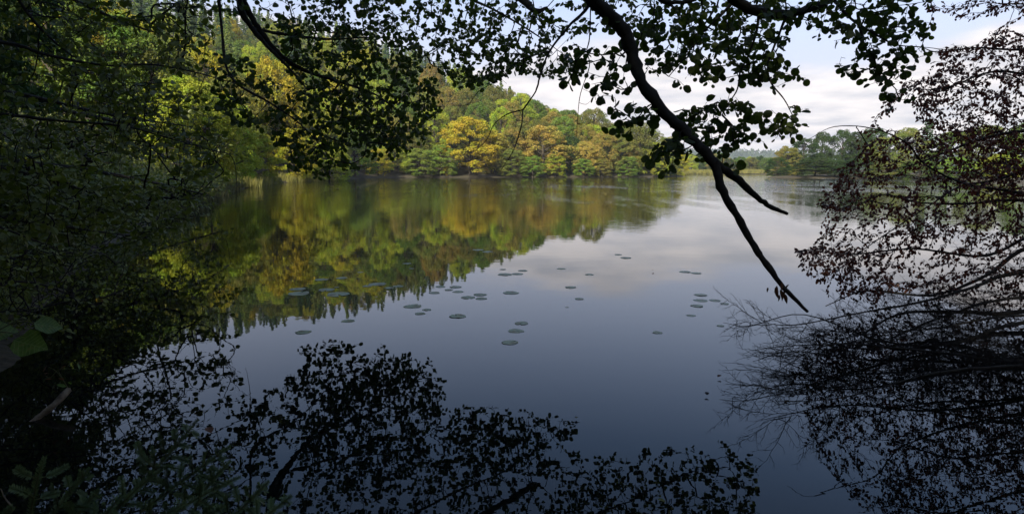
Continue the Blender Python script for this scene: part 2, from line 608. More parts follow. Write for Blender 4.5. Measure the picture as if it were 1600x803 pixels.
GOLD = (0.38, 0.33, 0.035)
ORANGE = (0.38, 0.29, 0.075)
YGREEN = (0.32, 0.35, 0.045)
GREEN = (0.12, 0.175, 0.035)
BRIGHT = (0.20, 0.28, 0.055)
OLIVE = (0.18, 0.185, 0.05)
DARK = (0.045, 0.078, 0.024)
BROWN = (0.26, 0.21, 0.06)
SPRUCE = (0.085, 0.14, 0.07)
LARCH = (0.21, 0.26, 0.09)
NTREE = [0]


def tree(name, x, y, h, w, protos, colr, label, group=None, sink=0.0):
    me_c, me_t = random.choice(protos)
    z = gz(x, y)
    e = link(name, None)
    e.location = (x, y, z - sink)
    e.rotation_euler = (0, 0, random.uniform(0, 6.28))
    # the prototypes stand 12 m tall; conifers are about 4.6 m wide, broadleaves 11 m
    e.scale = (w / 11.0, w / 11.0, h / 12.0)
    if protos is P_CONIF:
        e.scale = (w / 4.8, w / 4.8, h / 12.0)
    tag(e, label, 'tree', group)
    c = link('crown', me_c, e)
    v = random.uniform(0.85, 1.15)
    c.color = (colr[0] * v * random.uniform(.93, 1.07), colr[1] * v * random.uniform(.95, 1.05), colr[2] * v, 1)
    link('trunk', me_t, e)
    NTREE[0] += 1
    return e


def tree_px(name, px, top, d, wpx, protos, colr, label, group=None):
    p_ = at(px, top, d)
    x, y = p_[0], d
    h = p_[2] - gz(x, y)
    return tree(name, x, y, max(2.0, h), wpx * d / F_PX, protos, colr, label, group)


G_W = 'trees along the far waterline'
SH = 'broadleaf_tree'
for a in [
    # px, top, depth, width, kind, colour, label
    (352, 150, 62, 95, P_SHORE, YGREEN, 'yellow-green tree nearest the dark left bank, boughs over the shallows'),
    (395, 205, 74, 80, P_SHORE, YGREEN, 'low yellow-green tree whose boughs touch the water left of the far shore'),
    (428, 92, 110, 110, P_BROAD, GOLD, 'tall orange-gold tree glowing behind the dark leaves below the spruces'),
    (455, 200, 90, 80, P_SHORE, GOLD, 'golden tree over the water behind the hanging twig tips'),
    (500, 165, 112, 90, P_BROAD, YGREEN, 'yellow-green tree standing behind the dark hanging clump of leaves'),
    (512, 222, 100, 70, P_SHORE, YGREEN, 'small lime-yellow tree above the little reed bed'),
    (552, 196, 128, 75, P_SHORE, BRIGHT, 'fresh green tree behind the stony strip of shore'),
    (590, 232, 141, 44, P_SHORE, GOLD, 'small golden bush beside the stony strip of shore'),
    (612, 222, 147, 60, P_SHORE, YGREEN, 'yellow-green tree just right of the small golden bush'),
    (640, 208, 154, 58, P_BROAD, OLIVE, 'olive tree above the yellow-green waterline trees'),
    (655, 232, 148, 58, P_SHORE, BRIGHT, 'low light green tree touching the water left of the big golden tree'),
    (690, 226, 150, 52, P_SHORE, BRIGHT, 'bright green tree tucked under the left side of the big golden tree'),
    (733, 183, 153, 104, P_SHORE, GOLD, 'big golden tree, the yellowest on the far waterline'),
    (772, 205, 156, 60, P_SHORE, ORANGE, 'gold-orange tree at the right shoulder of the big golden tree'),
    (800, 232, 153, 50, P_SHORE, OLIVE, 'small grey-green tree under the tip of the hanging bare twig'),
    (808, 190, 162, 62, P_BROAD, OLIVE, 'grey-olive tree between the big golden and the big orange tree'),
    (850, 196, 158, 84, P_SHORE, ORANGE, 'big rounded orange tree, the broadest orange crown on the waterline'),
    (832, 243, 153, 42, P_SHORE, BRIGHT, 'low bright green bushy tree at the foot of the big orange tree'),
    (868, 240, 154, 38, P_SHORE, YGREEN, 'low yellow-green tree at the right foot of the big orange tree'),
    (892, 212, 160, 46, P_SHORE, DARK, 'dark green tree between the big orange tree and the smaller orange one'),
    (880, 182, 172, 56, P_BROAD, BRIGHT, 'bright green tree rising behind the big orange crown'),
    (915, 220, 158, 46, P_SHORE, ORANGE, 'smaller orange-yellow tree right of the dark green tree'),
    (912, 248, 156, 36, P_SHORE, BRIGHT, 'low green bush of a tree below the smaller orange tree'),
    (945, 206, 163, 56, P_BROAD, BROWN, 'brownish tree with pale bare stems near the middle right of the wood'),
    (941, 247, 158, 34, P_SHORE, BROWN, 'small russet tree at the water beside the pale stems'),
    (968, 214, 163, 56, P_SHORE, OLIVE, 'olive tree right of the brownish tree with pale stems'),
    (982, 245, 160, 40, P_SHORE, BRIGHT, 'low light green tree leaning over the water near the wood end'),
    (1000, 191, 168, 76, P_BROAD, OLIVE, 'tall domed olive tree standing alone against the sky at the wood end'),
    (985, 225, 164, 30, P_BROAD, ORANGE, 'narrow orange tree in front of the tall domed olive tree'),
    (1022, 222, 166, 58, P_SHORE, YGREEN, 'yellow-green tree under the right side of the tall domed olive tree'),
    (1043, 214, 176, 48, P_BROAD, OLIVE, 'last tall olive tree before the gap in the woods'),
    (1040, 245, 168, 44, P_SHORE, DARK, 'dark bushy tree low at the right end of the waterline wood'),
    (1058, 238, 176, 42, P_SHORE, GOLD, 'yellow tree ending the wood beside the pale meadow strip'),
    (928, 170, 190, 60, P_BROAD, OLIVE, 'tall dark olive tree standing above the wood where the ridge runs down'),
    (962, 196, 182, 50, P_BROAD, GREEN, 'green tree on the slope between the two tall olive trees'),
]:
    tree_px(SH, *a, group=G_W)

# hillside: rows of trees, spaced as crowns touch
pts = []


def scatter(n_try, region, spacing, pts_, lim):
    cnt = 0
    for _ in range(n_try):
        x, y = region()
        if any((x - a) ** 2 + (y - b) ** 2 < (spacing * s_) ** 2 for a, b, s_ in pts_):
            continue
        pts_.append((x, y, 1.0))
        cnt += 1
        if cnt >= lim:
            break


def hill_region():
    # denser sampling where the slope faces the lake
    d = random.uniform(70, 390)
    px = random.uniform(-40, 1010)
    return (px - 800) / F_PX * d, d


sel = []
for _ in range(26000):
    x, y = hill_region()
    px = 800 + F_PX * x / y
    sp = 7.1 + (y - 100) * 0.008
    if any((x - a) ** 2 + (y - b) ** 2 < sp * sp for a, b in sel):
        continue
    sel.append((x, y))
arr = np.array(sel)
sda = signed_dist(arr)
zz = ground_z(arr)
sel = [(x, y, s, z) for (x, y), s, z in zip(sel, sda, zz) if s > 9 and s < 215]
sel.sort(key=lambda q: q[1])
# keep those that a viewer can see: drop trees whose top stays under the crowns standing before them
hor = np.full(2400, -1.0)
kept = []
for x, y, s, z in sel:
    px = 800 + F_PX * x / y
    u = s / 200.0
    band = u + 0.10 * math.sin(x * 0.05) + random.uniform(-0.07, 0.07)
    if px < 620:
        conif = band > 0.34 and random.random() < 0.72 or random.random() < 0.08
    else:
        conif = 0.24 < band < 0.72 and random.random() < 0.78 and px < 800
    h = random.uniform(12.5, 16.5) if conif else random.uniform(10.5, 14)
    w = random.uniform(4.6, 6.2) if conif else random.uniform(8, 10.8)
    t_top = (z + h - CAM_H) / y
    a, b = int(px - w * .4 * F_PX / y) + 600, int(px + w * .4 * F_PX / y) + 600
    a, b = max(0, a), min(2399, max(a + 1, b))
    if t_top < hor[a:b].min() + 0.004:
        continue
    lift = (z + h * 0.93 - CAM_H) / y
    hor[a:b] = np.maximum(hor[a:b], lift - 0.01)
    kept.append((x, y, s, z, px, band, conif, h, w, t_top))
nb = nc = 0


def zone(px, band):
    lv = 'low down' if band < 0.3 else 'midway up' if band < 0.5 else 'high up' if band < 0.75 else 'on the crest'
    for lim, w_ in ((60, 'at the far left'), (180, 'behind the upper left leaves'), (330, 'behind the dark left bank'), (400, 'above the left bank end'), (470, 'above the orange-gold tree'), (560, 'behind the hanging dark leaves'),
                    (630, 'over the stony strip of shore'), (690, 'left of the big golden tree'), (760, 'straight above the big golden tree'), (815, 'right of the big golden tree'),
                    (880, 'above the big orange tree'), (940, 'above the smaller orange tree'), (2000, 'where the hill runs down')):
        if px < lim:
            return lv + ' the hill ' + w_ if lv != 'on the crest' else lv + ' of the hill ' + w_
    return lv


crest_n = 0
for x, y, s, z, px, band, conif, h, w, t_top in kept:
    if conif:
        if nc >= 290:
            continue
        nc += 1
        pale = (random.random() < (0.75 if band < 0.42 else 0.25))
        if px < 620:
            pale = random.random() < 0.6
        tree('conifer_tree', x, y, h, w, P_CONIF, LARCH if pale else SPRUCE,
             ('pale green conifer ' if pale else 'dark blue-green spruce ') + zone(px, band),
             'conifers on the hillside')
    else:
        if nb >= 280:
            continue
        nb += 1
        if band > 0.7:
            c = random.choice([BROWN, BROWN, OLIVE, OLIVE, OLIVE])
        elif px < 620:
            c = random.choice([YGREEN, GOLD, YGREEN, OLIVE, GREEN, YGREEN])
        else:
            c = random.choice([OLIVE, GREEN, YGREEN, BROWN, OLIVE])
        cn = {BROWN: 'brown tinged', ORANGE: 'orange', OLIVE: 'olive green', YGREEN: 'yellow-green', GOLD: 'golden', GREEN: 'mid green'}[c]
        lab = cn + ' broadleaf tree ' + zone(px, band)
        tree('broadleaf_tree', x, y, h, w, P_BROAD, c, lab, 'broadleaf trees on the hillside')

# left bank trees running out from the near dark bank
for px, top, d, wpx, c, lab in [
    (318, 170, 50, 110, YGREEN, 'yellow-green tree half in shade at the end of the dark left bank'),
    (285, 120, 58, 130, YGREEN, 'yellow-green tree lit behind the end of the dark left bank'),
    (235, 60, 62, 150, OLIVE, 'olive lit tree shining through the upper left leaves'),
    (165, 20, 60, 160, GREEN, 'tall mid green tree behind the upper left foliage'),
    (60, -60, 58, 190, GREEN, 'tall green tree deep in the left bank wood')]:
    tree_px(SH, px, top, d, wpx, P_BROAD, c, lab, 'trees of the left bank wood')

# wood around and behind the camera: the canopy that keeps this bank in shade
BACK = [(-9, -1.5), (-12, -6), (-7, -8), (-14, 1), (-17, -4), (-3, -11), (2, -13), (-20, 6), (-11, -13), (-17, -12), (7, -12), (-24, 0), (-22, -8), (12, -8)]
for _ in range(6000):
    x = random.uniform(-46, 16)
    y = random.uniform(-40, 40)
    if any((x - a) ** 2 + (y - b) ** 2 < 30 for a, b in BACK):
        continue
    sd = signed_dist(np.array([[x, y]]))[0]
    if sd < 3.2 or (x * x + y * y) < 75 or (y > 24 and x > -24):
        continue
    BACK.append((x, y))
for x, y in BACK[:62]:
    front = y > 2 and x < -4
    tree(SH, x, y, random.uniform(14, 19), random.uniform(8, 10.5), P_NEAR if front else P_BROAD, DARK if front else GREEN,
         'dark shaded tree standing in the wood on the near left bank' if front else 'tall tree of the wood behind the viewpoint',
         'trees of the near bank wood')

# far shore beyond the meadow gap, and the tree-covered point on the right
for i in range(34):
    d = random.uniform(300, 345)
    px = 1052 + i * 5.6 + random.uniform(-3, 3)
    c = random.choice([OLIVE, GREEN, DARK, YGREEN, BROWN, DARK])
    cn = {OLIVE: 'olive', GREEN: 'green', DARK: 'dark green', YGREEN: 'yellow-green', BROWN: 'brown'}[c]
    tree_px(SH, px, random.uniform(236, 243) + (7 if px > 1125 else 0), d, random.uniform(17, 27), P_SHORE, c, 'small distant %s tree in the low wood behind the pale meadow' % cn, 'trees behind the meadow')
for a in [
    (1216, 246, 152, 40, P_SHORE, DARK, 'low dark bush-like tree at the very tip of the wooded point'),
    (1232, 228, 158, 46, P_SHORE, BROWN, 'brown tinged tree above the tip of the wooded point'),
    (1258, 216, 160, 52, P_SHORE, DARK, 'dark green tree climbing behind the tip of the wooded point'),
    (1286, 206, 163, 40, P_BROAD, DARK, 'narrow dark green tree on the wooded point, first of the tall ones'),
    (1275, 246, 141, 70, P_SHORE, DARK, 'low dark tree overhanging the water in the middle of the point'),
    (1318, 203, 160, 44, P_BROAD, DARK, 'second tall narrow dark green tree on the wooded point beside the brown twigs'),
    (1306, 250, 138, 60, P_SHORE, DARK, 'low broad dark tree at the water on the wooded point'),
    (1345, 206, 158, 62, P_SHORE, DARK, 'rounded dark tree on the wooded point behind the twig tips'),
    (1340, 248, 134, 60, P_SHORE, DARK, 'low dark green tree at the water behind the hanging brown leaves'),
    (1385, 214, 150, 62, P_SHORE, OLIVE, 'pale olive tree glimpsed through the brown leaves'),
    (1420, 200, 152, 60, P_BROAD, OLIVE, 'olive tree behind the brown leaves, left of the tallest spruce'),
    (1452, 186, 150, 46, P_CONIF, SPRUCE, 'tallest dark spruce of the point behind the brown leaves'),
    (1390, 252, 124, 64, P_SHORE, OLIVE, 'low olive tree at the water seen through brown leaves'),
    (1440, 250, 118, 66, P_SHORE, GREEN, 'low green tree at the water further right behind brown leaves'),
    (1490, 205, 135, 70, P_SHORE, GREEN, 'broad mid green tree behind the thick of the brown leaves'),
    (1500, 245, 112, 66, P_SHORE, BRIGHT, 'low bright green tree right of the low green one behind the brown leaves'),
    (1545, 196, 125, 80, P_BROAD, OLIVE, 'olive tree behind the brown leaves close to the right edge'),
    (1570, 240, 104, 70, P_SHORE, YGREEN, 'low yellow-green tree close to the right edge'),
    (1620, 190, 112, 90, P_BROAD, GREEN, 'green tree cut by the right edge of the view'),
    (1650, 235, 98, 80, P_SHORE, DARK, 'low dark tree past the right edge of the view'),
    (1240, 238, 178, 60, P_SHORE, DARK, 'dark green tree deeper in the wood of the point behind its tip'),
    (1365, 200, 175, 60, P_BROAD, DARK, 'dark tree deeper in the wood behind the olive ones'),
]:
    tree_px(a[4] is P_CONIF and 'conifer_tree' or SH, *a, group='trees of the wooded point')

# distant blue ridge: a real hill 2 km off, its forest top uneven
mb = MB()
nx, ny = 260, 14
xs = np.linspace(-1500, 3300, nx)
ys = np.linspace(1500, 2600, ny)
X, Y = np.meshgrid(xs, ys)
prof = 44 + 17 * np.exp(-((X - 700) / 420) ** 2) + 8 * np.sin(X * 0.003 + 1) + 6 * np.exp(-((X - 1500) / 300) ** 2)
Z = prof * np.exp(-((Y - 2000) / 330) ** 2) + rng.uniform(-2.2, 2.2, X.shape)
v = np.stack([X.ravel(), Y.ravel(), Z.ravel()], 1)
i = np.arange(nx - 1)
a = np.concatenate([r_ * nx + i for r_ in range(ny - 1)])
mb.add(v, np.stack([a, a + 1, a + nx + 1, a + nx], 1))
leaf_mat('far_forest', (0.05, 0.075, 0.035), 0.4, 0.02, 0.1, 0.9, (1, 1, .6), 0.1)
tag(link('distant_hill', mb.mesh('distant_hill', 'far_forest', False)), 'low forested ridge on the horizon, blue with distance', None, None, 'structure')
# its forest: clumps of crowns
mb = MB()
k = 5200
x = rng.uniform(150, 1500, k)
y = rng.uniform(1600, 2080, k)
z = (44 + 17 * np.exp(-((x - 700) / 420) ** 2) + 8 * np.sin(x * 0.003 + 1) + 6 * np.exp(-((x - 1500) / 300) ** 2)) * np.exp(-((y - 2000) / 330) ** 2)
leaves_into(mb, np.stack([x, y, z + rng.uniform(0, 7, k)], 1), rng.normal(size=(k, 3)), rng.normal(size=(k, 3)) + [0, -.6, .6], rng.uniform(7, 13, k), 'leafcard')
tag(link('ridge_forest', mb.mesh('ridge_forest', 'far_forest', False)), 'far-off forest on the blue ridge', None, None, 'stuff')


# meadow / reeds: many blades
def blades(name, X, Y, hmin, hmax, wid, mat, label):
    k = len(X)
    P = np.stack([X, Y], 1)
    z = np.maximum(ground_z(P), -0.05)
    h = rng.uniform(hmin, hmax, k)
    a = rng.uniform(0, math.pi, k)
    dx, dy = np.cos(a) * wid, np.sin(a) * wid
    le = rng.normal(0, 0.16, (k, 2)) * h[:, None]
    b0 = np.stack([X - dx, Y - dy, z], 1)
    b1 = np.stack([X + dx, Y + dy, z], 1)
    m0 = np.stack([X - dx * .7 + le[:, 0] * .4, Y - dy * .7 + le[:, 1] * .4, z + h * .6], 1)
    m1 = np.stack([X + dx * .7 + le[:, 0] * .4, Y + dy * .7 + le[:, 1] * .4, z + h * .6], 1)
    tp = np.stack([X + le[:, 0], Y + le[:, 1], z + h], 1)
    v_ = np.stack([b0, b1, m1, m0, tp], 1).reshape(-1, 3)
    q = np.arange(k)[:, None] * 5
    mb_ = MB()
    mb_.add(v_, q + np.array([[0, 1, 2, 3]]))
    mb_.add(np.zeros((0, 3)), np.zeros((0, 3), int))
    mb_.f.append(q + np.array([[3, 2, 4]]))
    tag(link(name, mb_.mesh(name, mat, False)), label, None, None, 'stuff')


def band(poly_pts, k, w0, w1):
    P = np.array(poly_pts, float)
    seg = np.linalg.norm(np.diff(P, axis=0), axis=1)
    s = rng.uniform(0, seg.sum(), k)
    c = np.concatenate([[0], np.cumsum(seg)])
    i_ = np.clip(np.searchsorted(c, s) - 1, 0, len(seg) - 1)
    q = (s - c[i_]) / seg[i_]
    p_ = P[i_] + (P[i_ + 1] - P[i_]) * q[:, None]
    tn = (P[i_ + 1] - P[i_]) / seg[i_][:, None]
    nn = np.stack([-tn[:, 1], tn[:, 0]], 1)
    return p_ + nn * rng.uniform(w0, w1, k)[:, None]


b_ = band([(52, 190), (57, 205), (66, 236), (77, 265), (94, 287), (124, 295), (150, 288)], 26000, -1, 14)
blades('meadow_reeds', b_[:, 0], b_[:, 1], 1.0, 2.0, 0.12, 'reed_leaf', 'pale yellow-green reed meadow along the far shore')
b_ = band([(-25, 58), (-28, 66), (-31, 80)], 5000, -1.2, 2.5)
blades('shore_sedge', b_[:, 0], b_[:, 1], 0.4, 1.2, 0.03, 'reed_leaf', 'yellow-brown sedge on the low shore at the end of the left bank')
b_ = band([(-31.5, 84), (-31, 95), (-32.5, 108)], 2600, -1.5, 1.6)
blades('shore_reeds', b_[:, 0], b_[:, 1], 0.5, 1.25, 0.035, 'reed_leaf', 'small bed of yellow reeds below the lime-yellow tree')
b_ = band([(-12, 22), (-16, 32), (-20, 42), (-26.5, 60)], 9000, -0.6, 3.5)
blades('bank_grass', b_[:, 0], b_[:, 1], 0.15, 0.6, 0.02, 'green_stem', 'rough brown-green growth along the shaded left shore')


k = 90000
q = np.stack([rng.uniform(-46, -3, k), rng.uniform(2, 62, k)], 1)
q = np.vstack([q, np.stack([rng.uniform(-16, -2.5, 60000), rng.uniform(1.6, 14, 60000)], 1), np.stack([rng.uniform(-24, -4, 70000), rng.uniform(6, 32, 70000)], 1)])
q = q[signed_dist(q) > 0.1]
q = q[(q[:, 0] / q[:, 1] > -1.25)]
zq = ground_z(q)
patch = 0.5 + 0.5 * wob(q, 1.1)
hh = zq + rng.uniform(0, 1, len(q)) ** 1.5 * (0.45 + 1.1 * patch) * np.clip(q[:, 1] / 10, .3, 1)
mb = MB()
leaves_into(mb, np.column_stack([q, hh]), rng.normal(size=(len(q), 3)) + [.3, -.3, -.3], rng.normal(0, .5, (len(q), 3)) + [0.1, -.2, 1], rng.uniform(.10, .24, len(q)) * np.clip(q[:, 1] / 18 + .32, .5, 1), 'oval')
tag(link('undergrowth', mb.mesh('undergrowth', 'hazel_leaf', False)), 'dark leafy undergrowth covering the shaded left bank', None, None, 'stuff')


# ------------------------------------------------------------------ near trees: branching grown towards the places leaves fill
def poly_sample(poly, n):
    P = np.array(poly, float)
    lo, hi = P.min(0), P.max(0)
    o_ = []
    tot = 0
    while tot < n:
        q = rng.uniform(lo, hi, (n * 2, 2))
        ins = np.zeros(len(q), bool)
        for a, b in zip(P, np.roll(P, -1, axis=0)):
            c = (a[1] > q[:, 1]) != (b[1] > q[:, 1])
            ins ^= c & (q[:, 0] < (b[0] - a[0]) * (q[:, 1] - a[1]) / (b[1] - a[1] + 1e-9) + a[0])
        o_.append(q[ins])
        tot += ins.sum()
    return np.concatenate(o_)[:n]


def cloud(poly, n, d0, d1, clump=0):
    """points in the air volume that a spread of foliage fills"""
    q = poly_sample(poly, n)
    d = rng.uniform(d0, d1, n)
    q = q + rng.normal(0, 28, (n, 2)) / d[:, None]
    if clump:
        # gather the points into sprays: each spray lies roughly level
        k = max(2, n // clump)
        cq = poly_sample(poly, k)
        cd = rng.uniform(d0, d1, k)
        own = rng.integers(0, k, n)
        q = cq[own] + rng.normal(0, 1, (n, 2)) * [26, 9] * (7.0 / cd[own])[:, None]
        d = cd[own] + rng.normal(0, 0.22, n)
        d = np.clip(d, d0 * 0.9, d1 * 1.1)
    out_ = np.array([at(a, b, c) for (a, b), c in zip(q, d)])
    return out_[out_[:, 2] > 0.06]


class Grow:
    def __init__(s, mains, att, bf=0.22, wander=0.0):
        """mains: list of (points, radii) drawn by hand; att: attractor points joined to them by short twigs"""
        nodes, par, path = [], [], []
        s.main = []
        for pts_, rad in mains:
            pq = np.array(pts_, float)
            pq[1:-1] += rng.normal(0, wander, (len(pq) - 2, 3))
            pp = smooth_path(pq, 5)
            rr = np.interp(np.linspace(0, 1, len(pp)), np.linspace(0, 1, len(rad)), rad)
            s.main.append((pp, rr))
            for i_, q in enumerate(pp):
                nodes.append(q)
                par.append(-1)
                path.append(0.0)
        s.n0 = len(nodes)
        X = np.array(nodes)
        path = list(path)
        A = np.asarray(att)
        n = len(A)
        D = np.linalg.norm(A[:, None] - X[None], axis=2) if n * len(X) < 4e6 else None
        bi = D.argmin(1)
        bc = D[np.arange(n), bi]
        done = np.zeros(n, bool)
        allp = list(X)
        for _ in range(n):
            i_ = int(np.argmin(np.where(done, 1e9, bc)))
            done[i_] = True
            pi = int(bi[i_])
            dist = np.linalg.norm(A[i_] - allp[pi])
            path.append(path[pi] + dist)
            par.append(pi)
            allp.append(A[i_])
            ni = len(allp) - 1
            c = np.linalg.norm(A - A[i_], axis=1) + bf * path[ni]
            up = (c < bc) & ~done
            bc[up] = c[up]
            bi[up] = ni
        s.P = np.array(allp)
        s.par = par
        s.ch = [[] for _ in allp]
        for i_, p_ in enumerate(par):
            if p_ >= 0:
                s.ch[p_].append(i_)
        s.w = np.ones(len(allp))
        for i_ in range(len(allp) - 1, s.n0 - 1, -1):
            if par[i_] >= s.n0:
                s.w[par[i_]] += s.w[i_]

    def twigs(s, mb, r_tip, expo=0.45, rmax=0.03, sides=4, k=3, jit=0.0):
        segs = []
        starts = [i_ for i_ in range(s.n0, len(s.P)) if s.par[i_] < s.n0]
        st = [(i_, s.par[i_]) for i_ in starts]
        while st:
            i_, p_ = st.pop()
            chain = [p_, i_]
            while s.ch[chain[-1]]:
                cs = sorted(s.ch[chain[-1]], key=lambda q: -s.w[q])
                for o_ in cs[1:]:
                    st.append((o_, chain[-1]))
                chain.append(cs[0])
            pts_ = s.P[chain]
            r_ = np.minimum(r_tip * s.w[chain] ** expo, rmax)
            r_[0] = r_[1]
            pp = smooth_path(pts_, k) if len(pts_) > 2 else pts_
            if len(pts_) == 2:
                md = pts_.mean(0) + rng.normal(0, 0.07, 3) * np.linalg.norm(pts_[1] - pts_[0])
                pp = np.array([pts_[0], md, pts_[1]])
            rr = np.interp(np.linspace(0, 1, len(pp)), np.linspace(0, 1, len(r_)), r_)
            if jit:
                pp[1:-1] += rng.normal(0, jit, (len(pp) - 2, 3))
            tube(mb, pp, rr, sides)
            segs.append(pp)
        return segs


def leaf_set(segs, spacing, size, droop=0.4, flat=0.5, svar=0.25, skip=0.0, side=0.9, start=0.25):
    """alternate leaves along the twigs; returns pos, dir, normal, size"""
    Ps, Ds, Ns, Ss = [], [], [], []
    for pp in segs:
        sl = np.linalg.norm(np.diff(pp, axis=0), axis=1)
        tot = sl.sum()
        k = int(tot * (1 - start * (tot > 0.5)) / spacing)
        if k < 1:
            k = 1
        s_ = tot - (np.arange(k) + rng.uniform(0, .6, k)) * spacing
        s_ = s_[s_ > 0]
        if not len(s_):
            s_ = np.array([tot])
        c = np.concatenate([[0], np.cumsum(sl)])
        p_ = np.stack([np.interp(s_, c, pp[:, j]) for j in range(3)], 1)
        i_ = np.clip(np.searchsorted(c, s_) - 1, 0, len(sl) - 1)
        tg = (pp[i_ + 1] - pp[i_]) / (sl[i_][:, None] + 1e-9)
        sd = np.cross(tg, [0, 0, 1.0]) + rng.normal(0, 0.3, (len(s_), 3))
        sg = np.where(np.arange(len(s_)) % 2 == 0, 1, -1)[:, None]
        d_ = tg * 0.5 + sd * sg * side + rng.normal(0, 0.35, (len(s_), 3)) + np.array([0, 0, -droop])
        nr = np.array([0, 0, 1.0]) * flat + rng.normal(0, 1 - flat * 0.6, (len(s_), 3))
        Ps.append(p_ + d_ * size * 0.2)
        Ds.append(d_)
        Ns.append(nr)
        Ss.append(size * (1 + rng.uniform(-svar, svar, len(s_))))
    P_, D_, N_, S_ = map(np.concatenate, (Ps, Ds, Ns, Ss))
    if skip:
        kp = rng.uniform(size=len(P_)) > skip
        P_, D_, N_, S_ = P_[kp], D_[kp], N_[kp], S_[kp]
    return P_, D_, N_, S_


def single_leaves(parent, LS, idx, kind, mat, mesh_n=5, name='leaf'):
    """the biggest leaves in view, each an object of its own with shared mesh data"""
    P_, D_, N_, S_ = LS
    base = []
    for q in range(mesh_n):
        v, f = TPL[kind]
        v = v.copy()
        v[:, 2] += 0.12 * rng.uniform(-1, 1) * v[:, 1] + 0.2 * rng.uniform(-1, 0.4) * (v[:, 0] ** 2)
        v[1:, :2] *= rng.uniform(0.93, 1.07, (len(v) - 1, 1))
        m2 = MB()
        m2.add(v, f)
        # leaf stalk
        tube(m2, [(-0.22, 0.01, 0.06), (-0.1, 0, 0.02), (0.02, 0, 0)], [0.012, 0.012, 0.012], 3, False)
        base.append(m2.mesh('leaf', mat, False))
    M = frames(D_[idx], N_[idx])
    inv = parent.matrix_world.inverted()
    for j, i_ in enumerate(idx):
        ob = link(name, base[j % mesh_n], parent)
        m4 = Matrix([[M[j, c, r] * S_[i_] for c in range(3)] + [P_[i_, r]] for r in range(3)] + [[0, 0, 0, 1]])
        ob.matrix_basis = m4


def near_tree(name, base, mains, att, label, leafmat, kind, twig=(0.0016, 0.45, 0.02), lf=None, singles=0, bf=0.22,
              extra_trunk=None, parts_big=True, group=None, jit=0.0, wander=0.0, cat='tree'):
    e = link(name, None)
    tag(e, label, cat, group)
    gr = Grow(mains, att, bf, wander)
    if extra_trunk is not None:
        m2 = MB()
        pp = smooth_path(extra_trunk[0], 5)
        tube(m2, pp, np.interp(np.linspace(0, 1, len(pp)), np.linspace(0, 1, len(extra_trunk[1])), extra_trunk[1]), 12)
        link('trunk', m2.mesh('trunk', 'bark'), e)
    for pp, rr in gr.main:
        m2 = MB()
        pj = pp.copy()
        pj[1:-1] += rng.normal(0, 0.12, (len(pp) - 2, 3)) * rr[1:-1, None]
        # knots and swellings
        r2 = rr * (1 + 0.10 * rng.normal(size=len(rr)).clip(-1, 1.5))
        tube(m2, pj, r2, 8)
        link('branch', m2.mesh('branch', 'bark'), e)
    m2 = MB()
    segs = gr.twigs(m2, *twig, jit=jit)
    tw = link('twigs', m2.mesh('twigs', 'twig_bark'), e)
    tag(tw, kind='stuff')
    if lf:
        LS = leaf_set(segs, **lf)
        kp = LS[0][:, 2] > 0.03
        LS = tuple(q[kp] for q in LS)
        n = len(LS[0])
        rest = np.arange(n)
        if singles:
            P_ = LS[0]
            px = 800 + F_PX * P_[:, 0] / np.maximum(P_[:, 1], .1)
            tz = (P_[:, 2] - CAM_H) / np.maximum(P_[:, 1], .1)
            inv_ = (px > -10) & (px < 1610) & (tz < 0.30) & (tz > -0.62)
            score = np.where(inv_, LS[3] / np.maximum(P_[:, 1], .1), 0)
            idx = np.argsort(-score)[:singles]
            idx = idx[score[idx] > 0]
            single_leaves(e, LS, idx, kind, leafmat)
            rest = np.setdiff1d(rest, idx)
        m3 = MB()
        leaves_into(m3, LS[0][rest], LS[1][rest], LS[2][rest], LS[3][rest], kind)
        fo = link('foliage', m3.mesh('foliage', leafmat, False), e)
        tag(fo, kind='stuff')
        return e


def A3(lst):
    return [at(*q) for q in lst]


# --- the alder whose bough crosses the view, right of centre
bough = A3([(700, -330, 2.4), (820, -150, 3.0), (895, -45, 3.4), (932, 8, 3.6), (975, 48, 3.65), (990, 90, 3.65), (1003, 130, 3.6), (1040, 178, 3.55), (1078, 215, 3.5), (1117, 256, 3.45)])
fork1 = A3([(1117, 256, 3.45), (1130, 300, 3.42), (1152, 338, 3.4), (1178, 385, 3.36), (1197, 412, 3.33), (1225, 450, 3.28), (1262, 487, 3.25)])
fork2 = A3([(1117, 256, 3.45), (1148, 276, 3.5), (1180, 306, 3.6), (1203, 322, 3.65), (1230, 334, 3.7)])
upper = A3([(1040, -170, 3.6), (1120, -40, 4.0), (1150, 2, 4.1), (1185, 20, 4.2), (1230, 22, 4.3), (1272, 12, 4.4), (1330, -18, 4.6)])
upper2 = A3([(930, -60, 3.8), (1010, -30, 4.0), (1035, 1, 4.2), (1075, 2, 4.3), (1130, -20, 4.4)])
hang1 = A3([(1186, 20, 4.2), (1182, 50, 4.2), (1170, 85, 4.2), (1157, 112, 4.15), (1152, 140, 4.1), (1138, 162, 4.1), (1128, 180, 4.1)])
hang2 = A3([(1230, 22, 4.3), (1215, 60, 4.3), (1200, 100, 4.25), (1205, 130, 4.2), (1225, 155, 4.2), (1238, 180, 4.2)])
side1 = A3([(1148, 2, 4.3), (1120, 30, 4.3), (1095, 55, 4.3), (1070, 90, 4.2), (1045, 120, 4.2)])
side2 = A3([(1300, -2, 4.5), (1330, 30, 4.4), (1370, 55, 4.3), (1400, 70, 4.3), (1440, 74, 4.2)])
side3 = A3([(1340, 20, 4.4), (1350, 70, 4.3), (1370, 105, 4.2), (1400, 140, 4.1)])
pa = []
